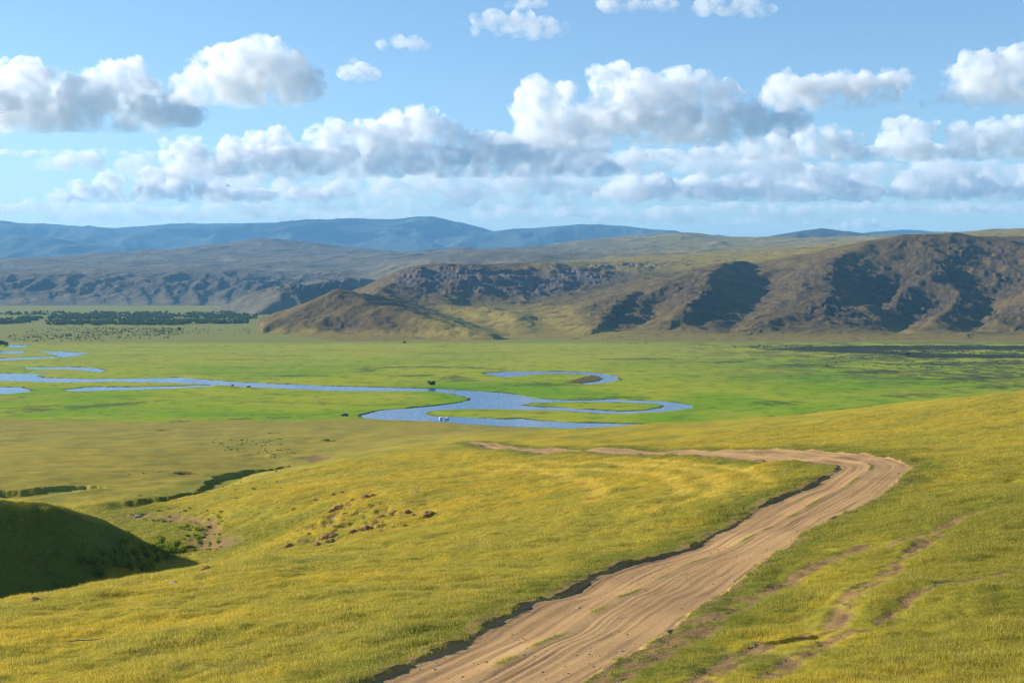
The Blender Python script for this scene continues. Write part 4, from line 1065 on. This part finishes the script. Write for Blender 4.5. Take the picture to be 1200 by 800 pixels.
# ---- stones and clods
sm = NT('clod_earth'); p = sm.n('ShaderNodeTexCoord').outputs['Object']
CLOD = sm.done(sm.bsdf(sm.mix(sm.noise(p, 2.5, 5, 0.7), (0.38, 0.20, 0.075), (0.22, 0.12, 0.05)), 0.95, 0.05, sm.bump(sm.noise(p, 6, 5, 0.7), 0.6, 0.1)))
sm = NT('pale_stone'); p = sm.n('ShaderNodeTexCoord').outputs['Object']
STONE = sm.done(sm.bsdf(sm.mix(sm.noise(p, 3, 5, 0.7), (0.42, 0.36, 0.30), (0.27, 0.23, 0.19)), 0.9, 0.1, sm.bump(sm.noise(p, 8, 5, 0.7), 0.5, 0.05)))
def rock_mesh(name, mat, seed, squash=0.6):
    v, f = ico(); v = v.copy()
    nse = vnoise3(v * 0.9 + seed * 3.1, seed) * 0.30 + vnoise3(v * 2.1 + seed, seed + 50) * 0.16
    v = v * (1 + nse)[:, None]; q = np.round(v * 3.2) / 3.2; v = v * 0.55 + q * 0.45
    v[:, 2] *= squash
    return mesh_from_arrays(name, v, f, mat, False)
clods = [rock_mesh('clod', CLOD, 5 + k, 0.55) for k in range(4)]
stones = [rock_mesh('stone', STONE, 25 + k, 0.6) for k in range(3)]
def put(name, me, px, py, s, label, cat, group=None, rz=0.0, stretch=1.0):
    x, y, z = stand(px, py)
    o = link(name, me); o.location = (x, y, z + s * 0.12); o.scale = (s * stretch, s, s); o.rotation_euler = (0, 0, rz)
    return tag(o, label, cat, group)
rng = np.random.default_rng(77)
clod_spots = [(390, 580, .7), (400, 577, .6), (428, 583, 1.0), (436, 581, .7), (422, 588, .5), (396, 596, 1.1), (388, 599, .7), (404, 602, .5), (410, 592, .5), (384, 607, .6), (445, 591, .5), (432, 592, .45), (447, 606, .8), (440, 603, .5), (462, 600, .5), (478, 600, .7), (484, 604, .5), (502, 603, 1.1), (430, 620, 1.0), (422, 622, .8), (414, 625, .9), (446, 622, .5), (386, 630, 1.2), (378, 632, .7), (372, 638, .6), (358, 637, .7), (340, 640, .8), (350, 634, .5), (362, 626, .5), (368, 620, .4), (402, 610, .6), (392, 617, .5), (344, 597, .5), (326, 595, .4), (370, 586, .5), (532, 597, .4), (460, 618, .4), (475, 616, .35), (355, 612, .4), (380, 618, .5)]
for i, (px, py, s) in enumerate(clod_spots):
    put('earth_clod', clods[i % 4], px, py, s * 0.75, 'crumbling brown clod of earth on the bare slope beside the draw', 'clod', 'clods of earth on the bare slope', i * 2.3, 1.0 + 0.7 * ((i * 7) % 5) / 5)
put('boulder', clods[1], 241, 668, 0.55, 'lone reddish brown stone on the edge of the near slope above the draw', 'stone', None, 0.4)
put('boulder', stones[0], 488, 577, 0.40, 'lone pale stone on the grass above the bare earth patch', 'stone', None, 1.4)
put('boulder', stones[1], 162, 606, 0.75, 'light grey stone on the reddish scar at the foot of the slope', 'stone', None, 0.9, 1.4)
put('boulder', stones[2], 204, 684, 0.35, 'whitish stone on the grassy brow over the shrubs', 'stone', None, 2.4, 1.5)
put('boulder', clods[2], 40, 705, 0.45, 'reddish stone on the grassy brow below the dark spur near the left edge', 'stone', None, 2.0, 1.4)
put('pebble', stones[0], 678, 712, 0.11, 'pale pebble in the shade of the road bank', 'pebble', None, 0.2)
put('pebble', stones[1], 728, 763, 0.10, 'pale pebble on the bare sand at the near right side of the road', 'pebble', None, 0.7)
put('pebble', stones[2], 860, 681, 0.10, 'pale pebble on the right edge of the sandy road midway to the bend', 'pebble', None, 0.9)
# loose gravel on the bare ground
grav_col = bpy.data.collections.new('gravel_stones')
for k in range(3):
    o = bpy.data.objects.new('gravel_%d' % k, rock_mesh('gravel', (STONE, CLOD, CLOD)[k], 45 + k, 0.6)); grav_col.objects.link(o)
x, y, g_ = scatter(60000, 30, 150, R(-12), R(26), 88)
z, A = look(x, y, ('road', 'soil'))
ok = (g_.random(len(x)) < np.maximum(A['road'] * 0.16, A['soil'] * 0.5)) & (fbm(x / 5, y / 5, 3, 89) > -0.2)
x, y, z = x[ok], y[ok], z[ok]
tag(instancer('gravel', x, y, z + 0.008, {'size': 0.014 + 0.05 * g_.random(len(x)) ** 3.5, 'kind_index': g_.integers(0, 3, len(x)).astype(float), 'rot': g_.uniform(0, 6.28, len(x)), 'tiltx': g_.normal(0, 0.3, len(x))}, grav_col),
    'loose gravel and small clods strewn over the dirt road', None, None, 'stuff')
# weathered stick in the grass
x, y, z = stand(100, 754)
st = link('stick', joined('stick', [tube([(-1.0, 0, 0.10), (-0.35, 0.05, 0.16), (0.3, 0.0, 0.15), (0.95, 0.08, 0.20)], [0.035, 0.04, 0.033, 0.018]), tube([(0.3, 0.0, 0.15), (0.52, -0.1, 0.27)], [0.018, 0.008], 5)], STONE))
st.location = (x, y, z + 0.06); st.rotation_euler = (0, 0, 0.1); tag(st, 'pale weathered stick lying in the grass at lower left', 'stick')

# ---- willow thickets far out on the valley floor
thick_col = bpy.data.collections.new('willow_bushes')
for k in range(3):
    rng = np.random.default_rng(140 + k)
    lobes = [(rng.normal() * 1.3, rng.normal() * 1.3, rng.uniform(1.0, 3.0), rng.uniform(0.9, 1.7), rng.uniform(0.9, 1.7), rng.uniform(0.9, 1.4)) for _ in range(6)]
    o = bpy.data.objects.new('willow_%d' % k, foliage_mesh('willow', WILLOW, 420, lobes, 0.75, 160 + k)); thick_col.objects.link(o)
BANDS = [  # px range, row range, how many
    (-120, 300, 366.2, 369.5, 520), (60, 300, 369, 374, 620), (70, 170, 370, 375, 240), (-100, 35, 374, 380, 300), (55, 215, 376.5, 381, 520), (150, 290, 376, 379.5, 420), (20, 60, 372.5, 376, 90)]
def band_points(bands, seed):
    g = np.random.default_rng(seed); X, Y = [], []
    for x0, x1, y0, y1, n in bands:
        px = g.uniform(x0, x1, n); py = g.uniform(y0, y1, n)
        ok = fbm(px / 22, py / 1.8, 3, seed + 3) > -0.25
        q = np.array([on_plane(a, b) for a, b in zip(px[ok], py[ok])]); X.append(q[:, 0]); Y.append(q[:, 1])
    return np.concatenate(X), np.concatenate(Y), g
x, y, g_ = band_points(BANDS, 601); z, _ = look(x, y)
tag(instancer('thicket', x, y, z, {'size': g_.uniform(0.6, 1.5, len(x)) * 1.15, 'kind_index': g_.integers(0, 3, len(x)).astype(float), 'rot': g_.uniform(0, 6.28, len(x)), 'tiltx': np.zeros(len(x))}, thick_col),
    'dark green willow thicket in bands across the far left valley floor', None, None, 'stuff')
x, y, g_ = band_points([(30, 200, 383, 397, 420), (100, 215, 384, 393, 300), (10, 120, 392, 400, 110), (200, 300, 384, 391, 60)], 611); z, _ = look(x, y)
tag(instancer('scrub', x, y, z, {'size': g_.uniform(0.22, 0.5, len(x)), 'kind_index': g_.integers(0, 3, len(x)).astype(float), 'rot': g_.uniform(0, 6.28, len(x)), 'tiltx': np.zeros(len(x))}, thick_col),
    'low dotted scrub on the meadow in front of the far thicket', None, None, 'stuff')
x, y, g_ = band_points([(880, 1320, 405.5, 409, 700), (1030, 1320, 411, 419, 900), (960, 1320, 417, 432, 240), (820, 960, 404, 408, 90), (660, 760, 400.5, 403, 40)], 621); z, _ = look(x, y)
tag(instancer('sedge', x, y, z, {'size': g_.uniform(0.12, 0.34, len(x)), 'kind_index': g_.integers(0, 3, len(x)).astype(float), 'rot': g_.uniform(0, 6.28, len(x)), 'tiltx': np.zeros(len(x))}, thick_col),
    'dark sedge tussocks along the marshy strips below the rocky hill', None, None, 'stuff')

tuss_col = bpy.data.collections.new('tussock_leaves')
for k in range(2):
    o = bpy.data.objects.new('tussock_%d' % k, foliage_mesh('tussock', HERB, 160, [(0, 0, .18, .55, .55, .25), (.4, .2, .12, .35, .3, .2)], 0.22, 260 + k, 1.5)); tuss_col.objects.link(o)
def draw_points(bands, seed):
    g = np.random.default_rng(seed); X, Y, Z = [], [], []
    for x0, x1, y0, y1, n in bands:
        for _ in range(n):
            a = stand(g.uniform(x0, x1), g.uniform(y0, y1)); X.append(a[0]); Y.append(a[1]); Z.append(a[2])
    return np.array(X), np.array(Y), np.array(Z), g
x, y, z, g_ = draw_points([(240, 330, 514, 530, 40), (300, 350, 526, 534, 16), (212, 262, 612, 646, 50), (150, 260, 596, 612, 30), (150, 330, 552, 585, 20)], 631)
tag(instancer('tussock', x, y, z, {'size': g_.uniform(0.35, 0.9, len(x)), 'kind_index': g_.integers(0, 2, len(x)).astype(float), 'rot': g_.uniform(0, 6.28, len(x)), 'tiltx': np.zeros(len(x))}, tuss_col),
    'low green tussocks dotted along the draw and the steppe beyond it', None, None, 'stuff')

# single bushes one can tell apart
def bush(px, py, h, label, seed, name='bush', cat='bush'):
    x, y, z = stand(px, py)
    rng = np.random.default_rng(seed)
    e = bpy.data.objects.new(name, None); COL.objects.link(e); e.location = (x, y, z); tag(e, label, cat)
    w = h * 0.55
    lobes = [(rng.normal() * w * .5, rng.normal() * w * .5, h * rng.uniform(.35, .75), w * rng.uniform(.35, .6), w * rng.uniform(.35, .6), h * rng.uniform(.2, .3)) for _ in range(7)]
    link('crown', foliage_mesh('crown', WILLOW, 700, lobes, h * 0.16, seed), e)
    link('trunk', joined('trunk', [tube([(0, 0, -.2), (.05 * h, .02 * h, h * .3), (.02 * h, 0, h * .62)], [h * .035, h * .026, h * .01]), tube([(.03 * h, .01 * h, h * .2), (.2 * h, .05 * h, h * .5)], [h * .02, h * .008], 5), tube([(.04 * h, .01 * h, h * .25), (-.18 * h, -.05 * h, h * .55)], [h * .02, h * .008], 5)], BARK), e)
bush(507, 452.5, 4.6, 'dark lone bush on the river bank where the stream bends by the middle tongue', 701)
bush(474, 402.5, 3.4, 'small dark lone bush at the foot of the grassy spur', 702)
bush(210, 388, 7.0, 'lone round bush at the right end of the dotted scrub', 703)
bush(4, 406, 8.0, 'dark bush at the left picture edge beside the upper pond', 704)
bush(1063, 417.5, 5.0, 'dark bush standing among the marsh tussocks on the right', 705)
bush(300, 371, 9.0, 'last dark tree at the right end of the far thicket', 706, 'tree', 'tree')
bush(272, 453.5, 2.0, 'tiny dark bush on the near bank of the left river arm', 707)
bush(291, 454.5, 2.0, 'tiny dark bush on the bank just right of another in the left river arm', 708)

# ---- vehicles by the river
pm = NT('white_paint'); WHITE = pm.done(pm.bsdf((0.80, 0.80, 0.78), 0.35, 0.5))
pm = NT('dark_paint'); DARKP = pm.done(pm.bsdf((0.025, 0.03, 0.035), 0.3, 0.5))
pm = NT('vehicle_glass'); VGLASS = pm.done(pm.bsdf((0.03, 0.04, 0.05), 0.08, 0.6))
pm = NT('tyre_rubber'); TYRE = pm.done(pm.bsdf((0.02, 0.02, 0.02), 0.9))
pm = NT('wheel_metal'); RIM = pm.done(pm.bsdf((0.5, 0.5, 0.5), 0.4, 0.5, Metallic=0.8))
pm = NT('lamp_glass'); LAMP = pm.done(pm.bsdf((0.75, 0.75, 0.7), 0.15, 0.5))
pm = NT('tail_lamp_red'); TAIL = pm.done(pm.bsdf((0.45, 0.02, 0.02), 0.2, 0.5))
import bmesh
def bevel_prism(profile, w, bev=0.06, taper=0.0):
    """side outline (y, z) swept over the width, edges rounded"""
    bm = bmesh.new()
    top = max(z for _, z in profile)
    a = [bm.verts.new((-w / 2 + taper * (z / top) ** 2, y, z)) for y, z in profile]; b = [bm.verts.new((w / 2 - taper * (z / top) ** 2, y, z)) for y, z in profile]
    n = len(profile)
    bm.faces.new(a); bm.faces.new(b[::-1])
    for i in range(n): bm.faces.new((a[i], b[i], b[(i + 1) % n], a[(i + 1) % n]))
    bmesh.ops.recalc_face_normals(bm, faces=bm.faces)
    bmesh.ops.bevel(bm, geom=list(bm.edges), offset=bev, segments=2, affect='EDGES')
    return bm
def bm_obj(name, bm, mat, parent):
    me = bpy.data.meshes.new(name); bm.to_mesh(me); bm.free(); me.materials.append(mat)
    return link(name, me, parent)
def slab(corners, t):
    bm = bmesh.new(); c = [Vector(v) for v in corners]; n = (c[1] - c[0]).cross(c[2] - c[0]).normalized() * t
    a = [bm.verts.new(v - n) for v in c]; b = [bm.verts.new(v + n) for v in c]
    bm.faces.new(a); bm.faces.new(b[::-1])
    for i in range(4): bm.faces.new((a[i], b[i], b[(i + 1) % 4], a[(i + 1) % 4]))
    bmesh.ops.recalc_face_normals(bm, faces=bm.faces); return bm
def wheel_bm(r, w):
    bm = bmesh.new(); bmesh.ops.create_cone(bm, cap_ends=True, segments=24, radius1=r, radius2=r, depth=w, matrix=Matrix.Rotation(R(90), 4, 'Y'))
    bmesh.ops.bevel(bm, geom=list(bm.edges), offset=0.03, segments=2, affect='EDGES'); return bm
def vehicle(name, label, cat, px, py, rz, profile, w, paint, wheels, r, panes, heads, tails, taper=0.1):
    x, y, z = stand(px, py)
    e = bpy.data.objects.new(name, None); COL.objects.link(e); e.location = (x, y, z); e.rotation_euler = (0, 0, rz); tag(e, label, cat)
    bm_obj('body', bevel_prism(profile, w, 0.07, taper), paint, e)
    for p4 in panes: bm_obj('window', slab(p4, 0.012), VGLASS, e)
    for wy in wheels:
        for sx in (-1, 1):
            o = bm_obj('wheel', wheel_bm(r, 0.22), TYRE, e); o.location = (sx * (w / 2 - 0.08), wy, r)
            q = bm_obj('rim', wheel_bm(r * 0.58, 0.245), RIM, o)
    for hx, hy, hz_ in heads: bm_obj('headlight', slab([(hx - .12, hy, hz_ - .09), (hx + .12, hy, hz_ - .09), (hx + .12, hy, hz_ + .09), (hx - .12, hy, hz_ + .09)], 0.02), LAMP, e)
    for hx, hy, hz_ in tails: bm_obj('tail_light', slab([(hx - .07, hy, hz_ - .13), (hx + .07, hy, hz_ - .13), (hx + .07, hy, hz_ + .13), (hx - .07, hy, hz_ + .13)], 0.02), TAIL, e)
    bm_obj('bumper', bevel_prism([(profile[0][0] - .08, .42), (profile[0][0] + .06, .42), (profile[0][0] + .06, .62), (profile[0][0] - .08, .62)], w * .96, .03), TYRE, e)
VAN = [(-2.2, .42), (-2.22, 1.0), (-2.12, 1.95), (-1.95, 2.12), (1.3, 2.12), (1.55, 1.98), (2.1, 1.25), (2.25, 1.05), (2.28, .5), (2.2, .42)]
def van_panes(w):
    s = w / 2
    P4 = [[(-.72, 1.66, 1.92), (.72, 1.66, 1.92), (.80, 2.10, 1.32), (-.80, 2.10, 1.32)], [(-.7, -2.16, 1.35), (.7, -2.16, 1.35), (.64, -2.135, 1.85), (-.64, -2.135, 1.85)]]
    for sg in (-1, 1):
        for y0, y1 in ((-1.7, -.8), (-.65, .25), (.4, 1.35)):
            P4.append([(sg * (s - .018), y0, 1.32), (sg * (s - .018), y1, 1.32), (sg * (s - .06), y1 - (.12 if y1 > 1 else 0), 1.88), (sg * (s - .06), y0, 1.88)])
    return P4
vehicle('parked_van', 'left of two white vans parked on the near river bank', 'van', 516.5, 492.8, R(12), VAN, 1.95, WHITE, (-1.3, 1.35), .36, van_panes(1.95), [(-.68, 2.29, .85), (.68, 2.29, .85)], [(-.82, -2.24, .95), (.82, -2.24, .95)])
vehicle('parked_van', 'right of two white vans parked on the near river bank', 'van', 523.5, 493.2, R(-14), VAN, 1.95, WHITE, (-1.3, 1.35), .36, van_panes(1.95), [(-.68, 2.29, .85), (.68, 2.29, .85)], [(-.82, -2.24, .95), (.82, -2.24, .95)])
CAR = [(-2.05, .38), (-2.12, .9), (-2.0, 1.08), (-1.75, 1.62), (-1.5, 1.7), (.1, 1.7), (.35, 1.62), (.95, 1.12), (1.95, 1.0), (2.1, .85), (2.12, .5), (2.02, .38)]
cp = [[(-.66, .45, 1.58), (.66, .45, 1.58), (.74, .95, 1.16), (-.74, .95, 1.16)], [(-.66, -2.0, 1.16), (.66, -2.0, 1.16), (.6, -1.8, 1.56), (-.6, -1.8, 1.56)]]
for sg in (-1, 1):
    for y0, y1 in ((-1.65, -.75), (-.62, .3)): cp.append([(sg * .845, y0, 1.14), (sg * .845, y1 + .2 * (y1 > 0), 1.14), (sg * .80, y1, 1.56), (sg * .80, y0 + .05, 1.56)])
vehicle('parked_car', 'dark car parked alone on the grass at the inner river bend', 'car', 404, 487.5, R(75), CAR, 1.8, DARKP, (-1.25, 1.3), .35, cp, [(-.62, 2.13, .78), (.62, 2.13, .78)], [(-.72, -2.12, .9), (.72, -2.12, .9)])
